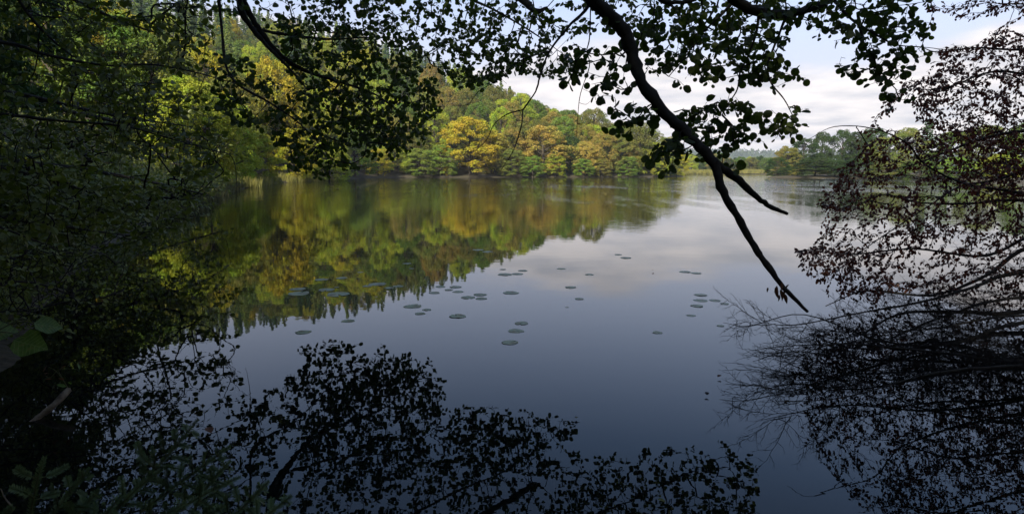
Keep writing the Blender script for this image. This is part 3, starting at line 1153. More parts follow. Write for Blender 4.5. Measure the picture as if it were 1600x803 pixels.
for poly, n, d0, d1 in [
    ([(985, 20), (1060, 10), (1190, 30), (1230, 60), (1200, 110), (1150, 125), (1080, 128), (1010, 100)], 175, 3.9, 4.8),
    ([(1190, 0), (1450, -30), (1470, 10), (1440, 60), (1380, 70), (1300, 60), (1220, 40)], 120, 3.9, 4.9),
    ([(880, 85), (930, 60), (980, 90), (985, 140), (950, 130), (920, 115), (885, 125)], 34, 3.5, 4.0),
    ([(935, 15), (975, 20), (965, 60), (940, 45)], 7, 3.5, 4.0),
    ([(925, 140), (950, 132), (958, 155), (930, 158)], 8, 3.5, 3.7),
    ([(955, 180), (1000, 165), (1035, 172), (1010, 200), (965, 215)], 22, 3.4, 3.7),
    ([(1010, 235), (1050, 215), (1100, 200), (1080, 245), (1030, 250)], 24, 3.3, 3.7),
    ([(1060, 165), (1110, 160), (1165, 150), (1180, 190), (1170, 222), (1120, 222), (1090, 210), (1060, 185)], 80, 3.9, 4.3),
    ([(1100, 222), (1145, 225), (1150, 242), (1115, 250)], 12, 3.5, 3.9),
    ([(1185, 185), (1225, 180), (1255, 170), (1250, 205), (1215, 215), (1190, 205)], 30, 4.0, 4.3),
    ([(1340, 60), (1400, 60), (1450, 70), (1430, 110), (1400, 120), (1360, 100)], 44, 4.0, 4.3),
    ([(1305, 100), (1345, 95), (1340, 115), (1308, 112)], 12, 4.0, 4.2),
    ([(1350, 100), (1405, 100), (1398, 132), (1365, 135)], 26, 4.0, 4.2),
    ([(1388, 135), (1430, 132), (1425, 152), (1392, 155)], 10, 4.0, 4.1),
    ([(1150, 95), (1240, 85), (1245, 120), (1180, 135)], 26, 4.0, 4.4),
    ([(880, -90), (1480, -110), (1470, -10), (900, -5)], 120, 3.8, 5.0),
    ([(600, -420), (1500, -420), (1500, -110), (700, -110)], 170, 3.2, 5.5),
]:
    pa.append(cloud(poly, int(n * 1.45), d0, d1))
trunk_base = np.array([-1.3, -1.6])
tz0 = gz(*trunk_base)
near_tree('alder_tree', trunk_base,
          [(bough, [0.07, 0.055, 0.045, 0.041, 0.040, 0.037, 0.035, 0.034, 0.032, 0.030]), (fork1, [0.028, 0.024, 0.021, 0.018, 0.017, 0.014, 0.008]),
           (fork2, [0.026, 0.020, 0.018, 0.015, 0.011]), (upper, [0.05, 0.04, 0.036, 0.032, 0.028, 0.024, 0.02]), (upper2, [0.035, 0.02, 0.018, 0.015, 0.01]),
           (hang1, [0.01, 0.008, 0.007, 0.006, 0.005, 0.004, 0.003]), (hang2, [0.01, 0.008, 0.007, 0.006, 0.004, 0.003]),
           (side1, [0.012, 0.008, 0.006, 0.005, 0.003]), (side2, [0.012, 0.009, 0.007, 0.005, 0.003]), (side3, [0.01, 0.007, 0.005, 0.003])],
          np.concatenate(pa), 'leaning alder whose thick forked bough crosses the view right of centre', 'alder_leaf', 'round',
          twig=(0.0013, 0.42, 0.009), lf=dict(spacing=0.026, size=0.043, droop=0.5, flat=0.15, svar=0.5), singles=298,
          extra_trunk=([(trunk_base[0], trunk_base[1], tz0 - 0.3), (-1.2, -1.2, 1.6), (-0.9, -0.4, 3.4), tuple(bough[0] * 0.5 + np.array([-.45, 0, 1.9])), tuple(bough[0])],
                       [0.24, 0.2, 0.16, 0.11, 0.085]))

m2 = MB()
v, f = TPL['oval']
m2.add(v * [1, .8, 2.2], f)
wl = m2.mesh('withered_leaf', 'dead_leaf', False)
al = bpy.data.objects['alder_tree']
for px, py, s_ in [(1214, 446, .07), (1219, 452, .06), (1229, 452, .07), (1226, 459, .06), (1233, 444, .05), (1200, 449, .03), (1222, 440, .05), (1217, 460, .04)]:
    ob = link('withered_leaf', wl, al)
    ob.location = at(px, py, 3.27)
    ob.rotation_euler = (random.uniform(-.6, .6), 1.3 + random.uniform(-.4, .4), random.uniform(0, 6))
    ob.scale = (s_, s_ * .7, s_)

# --- thin bare twigs hanging in front of the far hill
thin = A3([(955, -60, 4.3), (921, 8, 4.3), (887, 44, 4.3), (859, 80, 4.3), (845, 115, 4.3), (837, 143, 4.3), (817, 172, 4.3)])
thA = A3([(817, 172, 4.3), (792, 179, 4.3), (772, 195, 4.3), (760, 219, 4.3), (744, 235, 4.3)])
thB = A3([(817, 172, 4.3), (815, 195, 4.25), (807, 223, 4.2), (798, 243, 4.2), (782, 267, 4.2)])
thC = A3([(859, 80, 4.3), (820, 92, 4.3), (800, 104, 4.35), (782, 123, 4.4), (748, 143, 4.4), (732, 163, 4.4), (708, 166, 4.4)])
thD = A3([(923, 12, 4.1), (921, 60, 4.1), (917, 80, 4.1), (921, 104, 4.1), (907, 147, 4.1), (903, 180, 4.1), (901, 215, 4.1)])
att = np.concatenate([cloud([(735, 160), (760, 150), (760, 130), (800, 110), (790, 150)], 6, 4.3, 4.45), cloud([(785, 225), (812, 215), (800, 260), (780, 270)], 9, 4.15, 4.3),
                      cloud([(895, 130), (925, 150), (920, 190), (900, 200)], 5, 4.05, 4.2)])
e = near_tree('hanging_branch', None, [(thin, [0.014, 0.012, 0.009, 0.007, 0.006, 0.0055, 0.005]), (thA, [0.0045, 0.004, 0.003, 0.0025, 0.0015]),
                                       (thB, [0.0045, 0.004, 0.0035, 0.0025, 0.0015]), (thC, [0.004, 0.004, 0.0035, 0.003, 0.0025, 0.002, 0.0015]),
                                       (thD, [0.005, 0.004, 0.0035, 0.003, 0.0025, 0.002, 0.0015])],
              att, 'thin bare hanging branch dangling twigs before the golden trees', 'alder_leaf', 'round', twig=(0.0012, 0.3, 0.002), cat='branch')

# --- the big tree whose leafy boughs hang from the top, left of centre
b1 = A3([(300, -260, 9.5), (355, -60, 10.0), (385, 12, 10.4), (408, 50, 10.6), (440, 88, 10.8), (480, 112, 11.0), (530, 128, 11.2), (590, 150, 11.4), (640, 190, 11.6)])
b2 = A3([(350, -140, 9.8), (372, 0, 10.2), (392, 42, 10.4), (415, 70, 10.5), (450, 105, 10.6), (480, 140, 10.6)])
b3 = A3([(395, 45, 10.5), (450, 55, 10.9), (520, 62, 11.3), (600, 60, 11.6), (660, 90, 11.8)])
b4 = A3([(420, -220, 10), (560, -90, 10.8), (660, -30, 11.2), (760, 10, 11.6), (830, 50, 11.8), (880, 85, 12.0)])
b5 = A3([(600, -170, 10.8), (740, -60, 11.2), (815, -2, 10.9), (838, 18, 10.8), (855, 12, 10.8)])
b6 = A3([(300, -260, 9.5), (335, -60, 9.9), (346, 40, 10.0), (360, 120, 9.8), (420, 160, 9.8), (470, 195, 10), (520, 250, 10)])
b7 = A3([(800, -180, 11.4), (900, -80, 11.2), (1000, -20, 11), (1100, 40, 10.8), (1180, 80, 10.8)])
pa = []
for poly, n, d0, d1 in [
    ([(420, 20), (520, 40), (600, 60), (670, 110), (690, 150), (665, 220), (610, 225), (540, 200), (500, 150), (450, 110)], 700, 10.2, 12.4),
    ([(470, -10), (700, -20), (860, 10), (880, 60), (840, 110), (760, 130), (720, 135), (640, 80), (560, 60), (480, 30)], 640, 10.4, 12.6),
    ([(820, 70), (900, 85), (910, 105), (860, 120), (790, 105)], 80, 11, 12.2),
    ([(340, 60), (420, 120), (500, 150), (545, 240), (470, 280), (400, 200), (330, 180)], 210, 9.2, 11.0),
    ([(480, 200), (600, 210), (640, 235), (560, 262), (500, 280), (450, 250)], 90, 10.0, 11.6),
    ([(480, 130), (560, 140), (650, 200), (640, 235), (560, 225), (500, 190)], 160, 10.2, 12.0),
    ([(280, -230), (900, -260), (900, -10), (330, 20)], 800, 9.5, 12.5),
    ([(850, -80), (970, -80), (965, 50), (885, 50)], 90, 10.4, 12),
    ([(730, 110), (800, 100), (770, 140), (735, 145)], 30, 10.8, 11.6),
    ([(900, -220), (1240, -220), (1230, 30), (1180, 78), (1080, 70), (1000, 62), (960, 40), (900, 0)], 780, 10.0, 12.0),
]:
    pa.append(cloud(poly, int(n * 1.15), d0, d1))
near_tree('lime_tree', None, [(b1, [0.045, 0.05, 0.05, 0.048, 0.042, 0.034, 0.024, 0.016, 0.008]), (b2, [0.06, 0.05, 0.045, 0.035, 0.02, 0.01]), (b3, [0.03, 0.025, 0.018, 0.012, 0.006]),
                              (b4, [0.07, 0.045, 0.03, 0.022, 0.014, 0.006]), (b5, [0.06, 0.06, 0.06, 0.05, 0.02]), (b6, [0.03, 0.025, 0.022, 0.02, 0.016, 0.012, 0.006]),
                              (b7, [0.06, 0.035, 0.022, 0.014, 0.006])],
          np.concatenate(pa), 'big dark-leaved tree whose boughs hang from the top edge left of centre', 'alder_leaf', 'round',
          twig=(0.0026, 0.40, 0.016), lf=dict(spacing=0.047, size=0.079, droop=0.45, flat=0.2, svar=0.35), singles=0,
          extra_trunk=([(-9.0, 4.6, 0.0), (-8.2, 5.2, 2.5), (-7.0, 6.6, 5.5), tuple(b4[0] + np.array([0, -0.6, 0.6])), tuple(b7[0])], [0.34, 0.28, 0.22, 0.14, 0.08]))

# --- brown-leaved beech on the right
rb = []
Rm = [
    ([(1760, 330, 7.4), (1640, 310, 7.2), (1560, 300, 7.0), (1500, 288, 6.9), (1450, 262, 6.8), (1415, 228, 6.7), (1370, 206, 6.6), (1310, 200, 6.5), (1265, 217, 6.5)], [0.035, 0.022, 0.016, 0.013, 0.010, 0.008, 0.006, 0.004, 0.002]),
    ([(1760, 320, 7.6), (1600, 308, 7.3), (1520, 308, 7.2), (1440, 312, 7.1), (1380, 322, 7.0), (1310, 345, 6.9)], [0.03, 0.018, 0.014, 0.01, 0.007, 0.003]),
    ([(1760, 60, 7.6), (1600, 74, 7.4), (1530, 76, 7.3), (1470, 76, 7.1), (1440, 74, 7.0)], [0.03, 0.016, 0.011, 0.007, 0.003]),
    ([(1760, 150, 7.8), (1620, 125, 7.5), (1540, 124, 7.3), (1480, 128, 7.1), (1420, 140, 7.0)], [0.03, 0.016, 0.011, 0.007, 0.003]),
    ([(1760, -20, 7.8), (1640, -5, 7.6), (1580, 2, 7.4), (1540, 5, 7.2)], [0.02, 0.012, 0.008, 0.003]),
    ([(1760, 210, 7.8), (1620, 200, 7.6), (1520, 215, 7.3), (1440, 240, 7.1), (1390, 265, 7.0)], [0.03, 0.02, 0.014, 0.008, 0.003]),
    ([(1780, 360, 7.4), (1620, 390, 7.0), (1540, 420, 6.8), (1440, 450, 6.6), (1350, 470, 6.4), (1290, 478, 6.3)], [0.035, 0.026, 0.02, 0.014, 0.009, 0.004]),
    ([(1780, 330, 7.2), (1620, 370, 7.0), (1540, 400, 6.8), (1430, 378, 6.7), (1340, 392, 6.6), (1250, 392, 6.5)], [0.03, 0.02, 0.016, 0.010, 0.006, 0.003]),
    ([(1780, 440, 6.8), (1600, 480, 6.4), (1500, 490, 6.2), (1400, 500, 6.0), (1300, 520, 5.8), (1230, 540, 5.6)], [0.035, 0.026, 0.02, 0.014, 0.008, 0.003]),
    ([(1780, 420, 6.6), (1600, 420, 6.4), (1520, 450, 6.2), (1440, 480, 6.0), (1360, 492, 5.8), (1260, 500, 5.7), (1180, 503, 5.6)], [0.035, 0.022, 0.017, 0.012, 0.008, 0.005, 0.002]),
    ([(1780, 250, 8.0), (1640, 260, 7.8), (1560, 272, 7.5), (1500, 300, 7.3), (1440, 330, 7.1), (1380, 372, 6.9), (1310, 420, 6.7)], [0.03, 0.022, 0.016, 0.012, 0.009, 0.006, 0.003]),
]
mains = [(A3(p_), r_) for p_, r_ in Rm]
pa = []
for poly, n, d0, d1 in [
    ([(1600, 50), (1560, 44), (1530, 70), (1470, 70), (1455, 110), (1400, 130), (1420, 160), (1445, 200), (1500, 220), (1760, 220), (1760, 60)], 720, 6.6, 8.2),
    ([(1440, 5), (1500, 0), (1540, -10), (1760, -60), (1760, 10), (1560, 22), (1530, 30), (1470, 25)], 90, 6.8, 8.0),
    ([(1385, 160), (1400, 150), (1390, 180), (1365, 188)], 14, 6.8, 7.2),
    ([(1330, 200), (1400, 205), (1500, 200), (1760, 200), (1760, 480), (1500, 480), (1380, 440), (1300, 400), (1260, 385), (1290, 340), (1290, 300), (1330, 270), (1350, 230)], 1150, 6.2, 8.4),
    ([(1320, 260), (1345, 250), (1300, 320), (1275, 330)], 30, 6.4, 7.0),
    ([(1240, 388), (1330, 385), (1400, 440), (1370, 475), (1290, 450), (1260, 420)], 130, 6.0, 7.0),
    ([(1480, -380), (1900, -380), (1900, 0), (1560, -40)], 330, 7.0, 9.5),
    ([(1500, 200), (1760, 200), (1760, 330), (1500, 300)], 420, 7.0, 8.6),
]:
    pa.append(cloud(poly, int(n * 1.75), d0, d1))
near_tree('beech_tree', None, mains, np.concatenate(pa), 'beech with small red-brown leaves filling the right side over the water', 'beech_leaf', 'oval',
          twig=(0.0015, 0.40, 0.012), lf=dict(spacing=0.025, size=0.041, droop=0.75, flat=0.1, svar=0.3, side=0.6), singles=0, jit=0.003, wander=0.05,
          extra_trunk=([(9.2, 6.0, -0.2), (8.9, 6.1, 1.6), (8.6, 6.5, 3.5), (8.7, 7.0, 6)], [0.2, 0.17, 0.13, 0.08]), bf=0.45)
# its bare, dying lower twigs fan out just over the water
mains2 = [(A3(p_), r_) for p_, r_ in [
    ([(1780, 500, 5.9), (1600, 520, 5.6), (1480, 528, 5.4), (1380, 524, 5.3), (1270, 512, 5.2), (1180, 503, 5.1), (1130, 504, 5.0)], [0.025, 0.018, 0.012, 0.008, 0.005, 0.003, 0.0015]),
    ([(1780, 540, 5.5), (1600, 560, 5.0), (1480, 555, 4.9), (1370, 545, 4.8), (1260, 540, 4.8), (1170, 548, 4.7)], [0.025, 0.016, 0.010, 0.007, 0.004, 0.0015]),
    ([(1780, 570, 4.9), (1600, 575, 4.5), (1450, 590, 4.3), (1320, 600, 4.15), (1190, 628, 3.92)], [0.02, 0.012, 0.008, 0.004, 0.0015]),
    ([(1780, 520, 5.7), (1600, 500, 5.6), (1450, 508, 5.4), (1320, 530, 5.15), (1215, 570, 4.75)], [0.02, 0.012, 0.008, 0.004, 0.0015]),
    ([(1780, 470, 6.2), (1600, 455, 6.0), (1480, 500, 5.8), (1400, 530, 5.3), (1300, 560, 4.9), (1200, 590, 4.6)], [0.025, 0.016, 0.010, 0.007, 0.004, 0.0015]),
]]


def fan_twigs(mb, path, r0, L0, level, step):
    """side shoots leaning forward along a limb, each with finer shoots in turn"""
    sl = np.linalg.norm(np.diff(path, axis=0), axis=1)
    c = np.concatenate([[0], np.cumsum(sl)])
    tot = c[-1]
    x_ = tot * (0.22 if level == 0 else 0.12)
    sg = 1
    while x_ < tot * 0.97:
        p_ = np.array([np.interp(x_, c, path[:, j]) for j in range(3)])
        i_ = min(len(sl) - 1, int(np.searchsorted(c, x_)) - 1)
        t_ = (path[i_ + 1] - path[i_]) / sl[i_]
        side = np.cross(t_, [0, 0, 1.0])
        side /= np.linalg.norm(side)
        u_ = np.cross(side, t_)
        roll = rng.normal(0, 0.8)
        sdv = side * math.cos(roll) * sg + u_ * math.sin(roll)
        a_ = rng.uniform(0.4, 1.15)
        d_ = t_ * math.cos(a_) + sdv * math.sin(a_)
        l_ = L0 * rng.uniform(0.5, 1.15) * (1.0 - 0.55 * x_ / tot)
        n_ = 6
        pts_ = [p_]
        for q_ in range(n_):
            d_ = d_ + rng.normal(0, 0.21, 3) + t_ * 0.05 + np.array([0, 0, 0.02])
            d_ /= np.linalg.norm(d_)
            if pts_[-1][2] + d_[2] * l_ / n_ < 0.04:
                d_[2] = abs(d_[2]) * 0.3
            pts_.append(pts_[-1] + d_ * l_ / n_)
        pts_ = np.array(pts_)
        tube(mb, pts_, np.linspace(r0, r0 * 0.35, n_ + 1), 4, False)
        if level < 2:
            fan_twigs(mb, pts_, r0 * 0.62, l_ * 0.5, level + 1, step * 0.62)
        x_ += step * rng.uniform(0.6, 1.4)
        sg = -sg


e = near_tree('bare_shrub', None, mains2, cloud([(1350, 500), (1600, 500), (1600, 560), (1350, 560)], 40, 5.0, 5.6),
              'leafless twiggy shrub fanning low over the water below the brown beech', 'beech_leaf', 'oval',
              twig=(0.0013, 0.36, 0.006), jit=0.004, wander=0.055, cat='shrub',
              bf=0.55, extra_trunk=([(7.2, 4.2, -0.1), (7.0, 4.6, 0.25), tuple(mains2[0][0][0])], [0.05, 0.04, 0.025]))
m2 = MB()
for p_, r_ in mains2:
    fan_twigs(m2, smooth_path(p_, 5), 0.0028, 0.95, 0, 0.075)
tag(link('fine_twigs', m2.mesh('fine_twigs', 'twig_bark'), e), kind='stuff')

# --- foliage of the shaded left bank: five trees, near to far
LT = [
    ('hazel_tree', 'dark hazel nearest on the left, its long level branches across the upper left',
     [([(-260, 40, 6.2), (0, 66, 7.0), (60, 82, 7.2), (110, 94, 7.4), (175, 103, 7.6), (235, 101, 7.8), (300, 112, 8.0), (350, 126, 8.2), (395, 134, 8.4)], [0.05, 0.02, 0.018, 0.016, 0.013, 0.011, 0.009, 0.006, 0.003]),
      ([(-250, 160, 6.2), (0, 178, 7.0), (80, 188, 7.2), (190, 197, 7.5), (260, 215, 7.7), (330, 235, 8.0), (362, 245, 8.2), (370, 285, 8.2), (368, 325, 8.2)], [0.04, 0.018, 0.016, 0.013, 0.010, 0.008, 0.006, 0.004, 0.002]),
      ([(-200, -160, 6.5), (-20, -60, 7.0), (50, 30, 7.3), (90, 70, 7.4), (125, 96, 7.5)], [0.04, 0.025, 0.016, 0.012, 0.006]),
      ([(-240, 320, 5.6), (-60, 340, 6.0), (40, 370, 6.2), (110, 400, 6.4)], [0.03, 0.016, 0.01, 0.004])],
     [([(-220, -180), (330, -180), (350, 30), (300, 140), (180, 120), (60, 130), (-220, 150)], 900, 6.2, 8.6),
      ([(-320, -520), (380, -520), (370, -60), (-300, -100)], 650, 6.5, 10.5),
      ([(-220, 120), (200, 110), (330, 150), (370, 240), (300, 250), (160, 230), (-220, 230)], 380, 6.2, 8.6),
      ([(-220, 220), (90, 230), (180, 300), (120, 380), (-220, 400)], 420, 5.4, 7.4)],
     dict(spacing=0.07, size=0.074, droop=0.3, flat=0.45, svar=0.35), [(-7.2, 4.8), 4.5]),
    ('young_beech_tree', 'leafy young beech behind the hazel, pale glints on its layered leaves',
     [([(-150, 120, 11), (40, 150, 12), (150, 175, 12.5), (240, 190, 13), (310, 200, 13.5)], [0.06, 0.04, 0.03, 0.02, 0.006]),
      ([(-150, 240, 10), (30, 270, 11), (140, 300, 11.5), (230, 330, 12)], [0.05, 0.035, 0.02, 0.006]),
      ([(-150, -100, 11), (50, -30, 12), (180, 30, 12.5), (270, 60, 13)], [0.06, 0.04, 0.03, 0.008])],
     [([(-160, -160), (300, -160), (345, 20), (340, 170), (250, 150), (120, 130), (-160, 120)], 1250, 9.0, 12),
      ([(-160, 120), (120, 130), (260, 150), (340, 200), (330, 300), (260, 330), (100, 350), (-160, 350)], 1500, 8.6, 11.5)],
     dict(spacing=0.10, size=0.105, droop=0.25, flat=0.5, svar=0.35), [(-13, 10), 6.0]),
    ('shore_beech_tree', 'beech with level sprays hanging low over the shaded left shore',
     [([(0, 150, 22), (180, 190, 22.5), (290, 220, 23), (350, 250, 23.5)], [0.10, 0.07, 0.04, 0.01]),
      ([(0, 250, 20), (160, 270, 21), (280, 295, 22), (345, 310, 22.5)], [0.10, 0.07, 0.04, 0.01])],
     [([(60, 120), (250, 130), (345, 180), (372, 260), (340, 318), (250, 318), (60, 330)], 1000, 18, 25)],
     dict(spacing=0.15, size=0.16, droop=0.2, flat=0.5, svar=0.35), [(-19, 19), 7.0]),
    ('waterside_bush', 'dense dark bush sweeping to the water below the left bank trees',
     [([(-120, 330, 8), (40, 345, 9), (140, 360, 10), (230, 372, 11)], [0.05, 0.03, 0.018, 0.005]),
      ([(-100, 420, 6.6), (20, 400, 7.6), (110, 395, 8.6), (180, 398, 9.4)], [0.04, 0.025, 0.015, 0.004])],
     [([(-120, 300), (240, 290), (335, 325), (300, 350), (240, 378), (150, 400), (-120, 440)], 1250, 7.4, 13.0),
      ([(180, 310), (345, 300), (340, 322), (240, 360)], 260, 12.0, 20.0)],
     dict(spacing=0.085, size=0.085, droop=0.2, flat=0.5, svar=0.35), [(-9, 8.0), 1.6]),
    ('low_hazel_bush', 'leafy low bush at the left edge reaching over the black water',
     [([(-200, 470, 4.6), (-40, 450, 4.8), (40, 440, 5.0), (110, 460, 5.2), (165, 485, 5.3)], [0.02, 0.012, 0.008, 0.005, 0.002]),
      ([(-200, 400, 4.8), (0, 400, 5.0), (50, 430, 5.0), (62, 480, 5.0), (60, 530, 4.9)], [0.02, 0.01, 0.008, 0.005, 0.002]),
      ([(-120, 495, 4.4), (0, 487, 4.5), (40, 486, 4.5), (68, 480, 4.5)], [0.008, 0.005, 0.004, 0.002])],
     [([(-200, 380), (90, 380), (150, 430), (172, 480), (140, 500), (100, 530), (60, 545), (20, 520), (-200, 540)], 900, 4.4, 6.0),
      ([(-200, 350), (200, 400), (240, 430), (180, 470), (120, 440), (-200, 480)], 600, 5.6, 8.4)],
     dict(spacing=0.045, size=0.038, droop=0.25, flat=0.45, svar=0.35), [(-5.6, 3.6), 0.9]),
]
for nm, lab, mn, at_, lf, tb in LT:
    mains = [(A3(p_), r_) for p_, r_ in mn]
    att = np.concatenate([cloud(p_, n_, a_, b_, clump=8) for p_, n_, a_, b_ in at_])
    (bx, by), bh = tb
    g0 = gz(bx, by)
    tips = [m_[0][0] for m_ in mains]
    tr = ([(bx, by, g0 - 0.3), (bx + 0.1, by, g0 + bh * 0.4), (bx + .25, by + .1, g0 + bh * 0.7), tuple(tips[0])], [0.14, 0.11, 0.08, 0.05] if bh > 2 else [0.05, 0.04, 0.03, 0.02])
    near_tree(nm, None, mains, att, lab, 'hazel_leaf', 'oval', twig=(0.0016 if lf['size'] < .09 else 0.0028, 0.38, 0.011 if lf['size'] < .09 else 0.03), lf=lf, extra_trunk=tr, bf=0.25,
              cat='bush' if 'bush' in nm else 'tree')

# --- three big leaves close by on the left, on a shoot of their own
e = link('leafy_shoot', None)
tag(e, 'short shoot with three big bright green leaves at the left edge', 'shoot')
m2 = MB()
tube(m2, smooth_path(A3([(-120, 640, 2.9), (-60, 560, 3.0), (-10, 520, 3.05), (40, 525, 3.1)]), 5), np.linspace(0.008, 0.002, 16), 6)
tube(m2, smooth_path(A3([(-10, 520, 3.05), (30, 500, 3.1), (60, 500, 3.1)]), 5), np.linspace(0.004, 0.0015, 11), 5)
link('stem', m2.mesh('stem', 'green_stem'), e)
m2 = MB()
v, f = leaf_template('oval')
q = np.array([(0, 0, 0), (0.10, 0.20, 0.03), (0.28, 0.33, 0.04), (0.5, 0.36, 0.02), (0.72, 0.27, 0.0), (0.88, 0.12, -0.04), (1.0, 0, -0.1),
              (0.88, -0.12, -0.04), (0.72, -0.27, 0.0), (0.5, -0.36, 0.02), (0.28, -0.33, 0.04), (0.10, -0.20, 0.03), (0.3, 0, -0.02), (0.6, 0, -0.04)])
ff = [(0, 1, 12), (1, 2, 12), (2, 3, 12), (3, 13, 12), (3, 4, 13), (4, 5, 13), (5, 6, 13), (6, 7, 13), (7, 8, 13), (8, 9, 13), (9, 12, 13), (9, 10, 12), (10, 11, 12), (11, 0, 12)]
m2.add(q, np.array(ff))
q2 = q + rng.normal(0, 0.02, q.shape)
m2 = MB()
m2.add(q2, np.array(ff))
big = m2.mesh('leaf', 'veined_leaf')
for (a, b) in [((-30, 520, 3.05), (36, 515, 3.12)), ((22, 532, 3.1), (78, 545, 3.05)), ((52, 506, 3.1), (106, 512, 3.2)), ((-90, 500, 3.0), (-20, 490, 3.1))][:3]:
    p0, p1 = at(*a), at(*b)
    ob = link('leaf', big, e)
    d_ = p1 - p0
    M = frames(d_[None], np.array([[0.1, -0.75, 0.66]]))[0] * np.linalg.norm(d_) * 0.88
    ob.matrix_basis = Matrix([[M[c, r] for c in range(3)] + [p0[r]] for r in range(3)] + [[0, 0, 0, 1]])

# --- driftwood stick standing out of the black water, with a sprig
e = link('dead_stick', None)
tag(e, 'broken pale dead stick poking out of the black water at lower left', 'stick')
m2 = MB()
stick = smooth_path(A3([(22, 672, 3.75), (45, 662, 3.75), (62, 650, 3.8), (85, 632, 3.85), (108, 608, 3.95)]), 5)
r_ = np.interp(np.linspace(0, 1, len(stick)), [0, .25, .5, .8, 1], [0.006, 0.012, 0.019, 0.019, 0.021]) * (1 + 0.12 * rng.normal(size=len(stick)).clip(-1, 1))
tube(m2, stick, r_, 9)
link('stem', m2.mesh('stem', 'driftwood'), e)
m2 = MB()
for a in ([(106, 606, 3.95), (100, 596, 3.95), (88, 580, 3.95), (74, 572, 3.95)], [(98, 592, 3.95), (92, 578, 3.95), (110, 576, 3.95), (126, 578, 3.95)], [(88, 580, 3.95), (78, 590, 3.95), (70, 586, 3.95)]):
    tube(m2, smooth_path(A3(a), 4), np.linspace(0.003, 0.0012, (len(a) - 1) * 4 + 1), 5)
link('twig', m2.mesh('twig', 'green_stem'), e)
m2 = MB()
v, f = TPL['narrow']
m2.add(v, f)
dl = m2.mesh('leaf', 'dead_leaf', False)
m2 = MB()
m2.add(v, f)
gl = m2.mesh('leaf', 'bright_leaf', False)
for px, py, s_, mm in [(74, 570, .055, dl), (70, 584, .05, dl), (82, 592, .045, dl), (104, 604, .06, gl), (110, 600, .05, gl), (100, 594, .05, dl), (124, 577, .05, gl), (94, 576, .04, dl)]:
    ob = link('leaf', mm, e)
    ob.location = at(px, py, 3.95)
    ob.rotation_euler = (random.uniform(-1, 1), random.uniform(-1, 1), random.uniform(0, 6.3))
    ob.scale = (s_, s_, s_)


# --- spruce sprigs at the bottom left
def needles(mb, path, ln, per):
    sl = np.linalg.norm(np.diff(path, axis=0), axis=1)
    c = np.concatenate([[0], np.cumsum(sl)])
    k = int(c[-1] / per)
    s_ = np.linspace(0.02, c[-1], k)
    p_ = np.stack([np.interp(s_, c, path[:, j]) for j in range(3)], 1)
    i_ = np.clip(np.searchsorted(c, s_) - 1, 0, len(sl) - 1)
    tg = (path[i_ + 1] - path[i_]) / (sl[i_][:, None] + 1e-9)
    v_, f_ = [], []
    for sg in (-1, 1, 0):
        sd = np.cross(tg, [0.1, -0.6, 0.8])
        sd /= np.linalg.norm(sd, axis=1, keepdims=True)
        up = np.cross(sd, tg)
        d_ = tg * 0.55 + sd * sg * 0.9 + up * (0.25 if sg else 0.75) + rng.normal(0, 0.12, tg.shape)
        d_ /= np.linalg.norm(d_, axis=1, keepdims=True)
        w_ = np.cross(d_, up)
        w_ /= np.linalg.norm(w_, axis=1, keepdims=True)
        l_ = ln * rng.uniform(0.8, 1.15, k)[:, None] * np.interp(s_ / c[-1], [0, .85, 1], [1, .95, .6])[:, None]
        hw = 0.0009
        q_ = np.stack([p_ - w_ * hw, p_ + w_ * hw, p_ + d_ * l_ * .75 + w_ * hw, p_ + d_ * l_, p_ + d_ * l_ * .75 - w_ * hw], 1)
        mb.add(q_.reshape(-1, 3), (np.arange(k)[:, None] * 5 + np.array([[0, 1, 2, 3]])).reshape(-1, 4))
        mb.f.append((np.arange(k)[:, None] * 5 + np.array([[0, 3, 4, 4]]))[:, :3] + mb.n - k * 5)


def sprig_tree(name, label, root, sprigs, d):
    e_ = link(name, None)
    tag(e_, label, 'sapling')
    m_ = MB()
    rt = smooth_path(root, 5)
    tube(m_, rt, np.linspace(0.016, 0.006, len(rt)), 7)
    link('trunk', m_.mesh('trunk', 'bark'), e_)
    for axis, sides_ in sprigs:
        ax = smooth_path(A3(axis), 6)
        m_ = MB()
        tube(m_, ax, np.linspace(0.0042, 0.0016, len(ax)), 6)
        paths = [ax]
        for s_ in sides_:
            sp_ = smooth_path(A3(s_), 5)
            tube(m_, sp_, np.linspace(0.0022, 0.001, len(sp_)), 5)
            paths.append(sp_)
        br = link('branch', m_.mesh('branch', 'green_stem'), e_)
        m_ = MB()
        for p_ in paths:
            needles(m_, p_, 0.019, 0.0024)
        nd = link('needles', m_.mesh('needles', 'needle', False), br)
        tag(nd, kind='stuff')


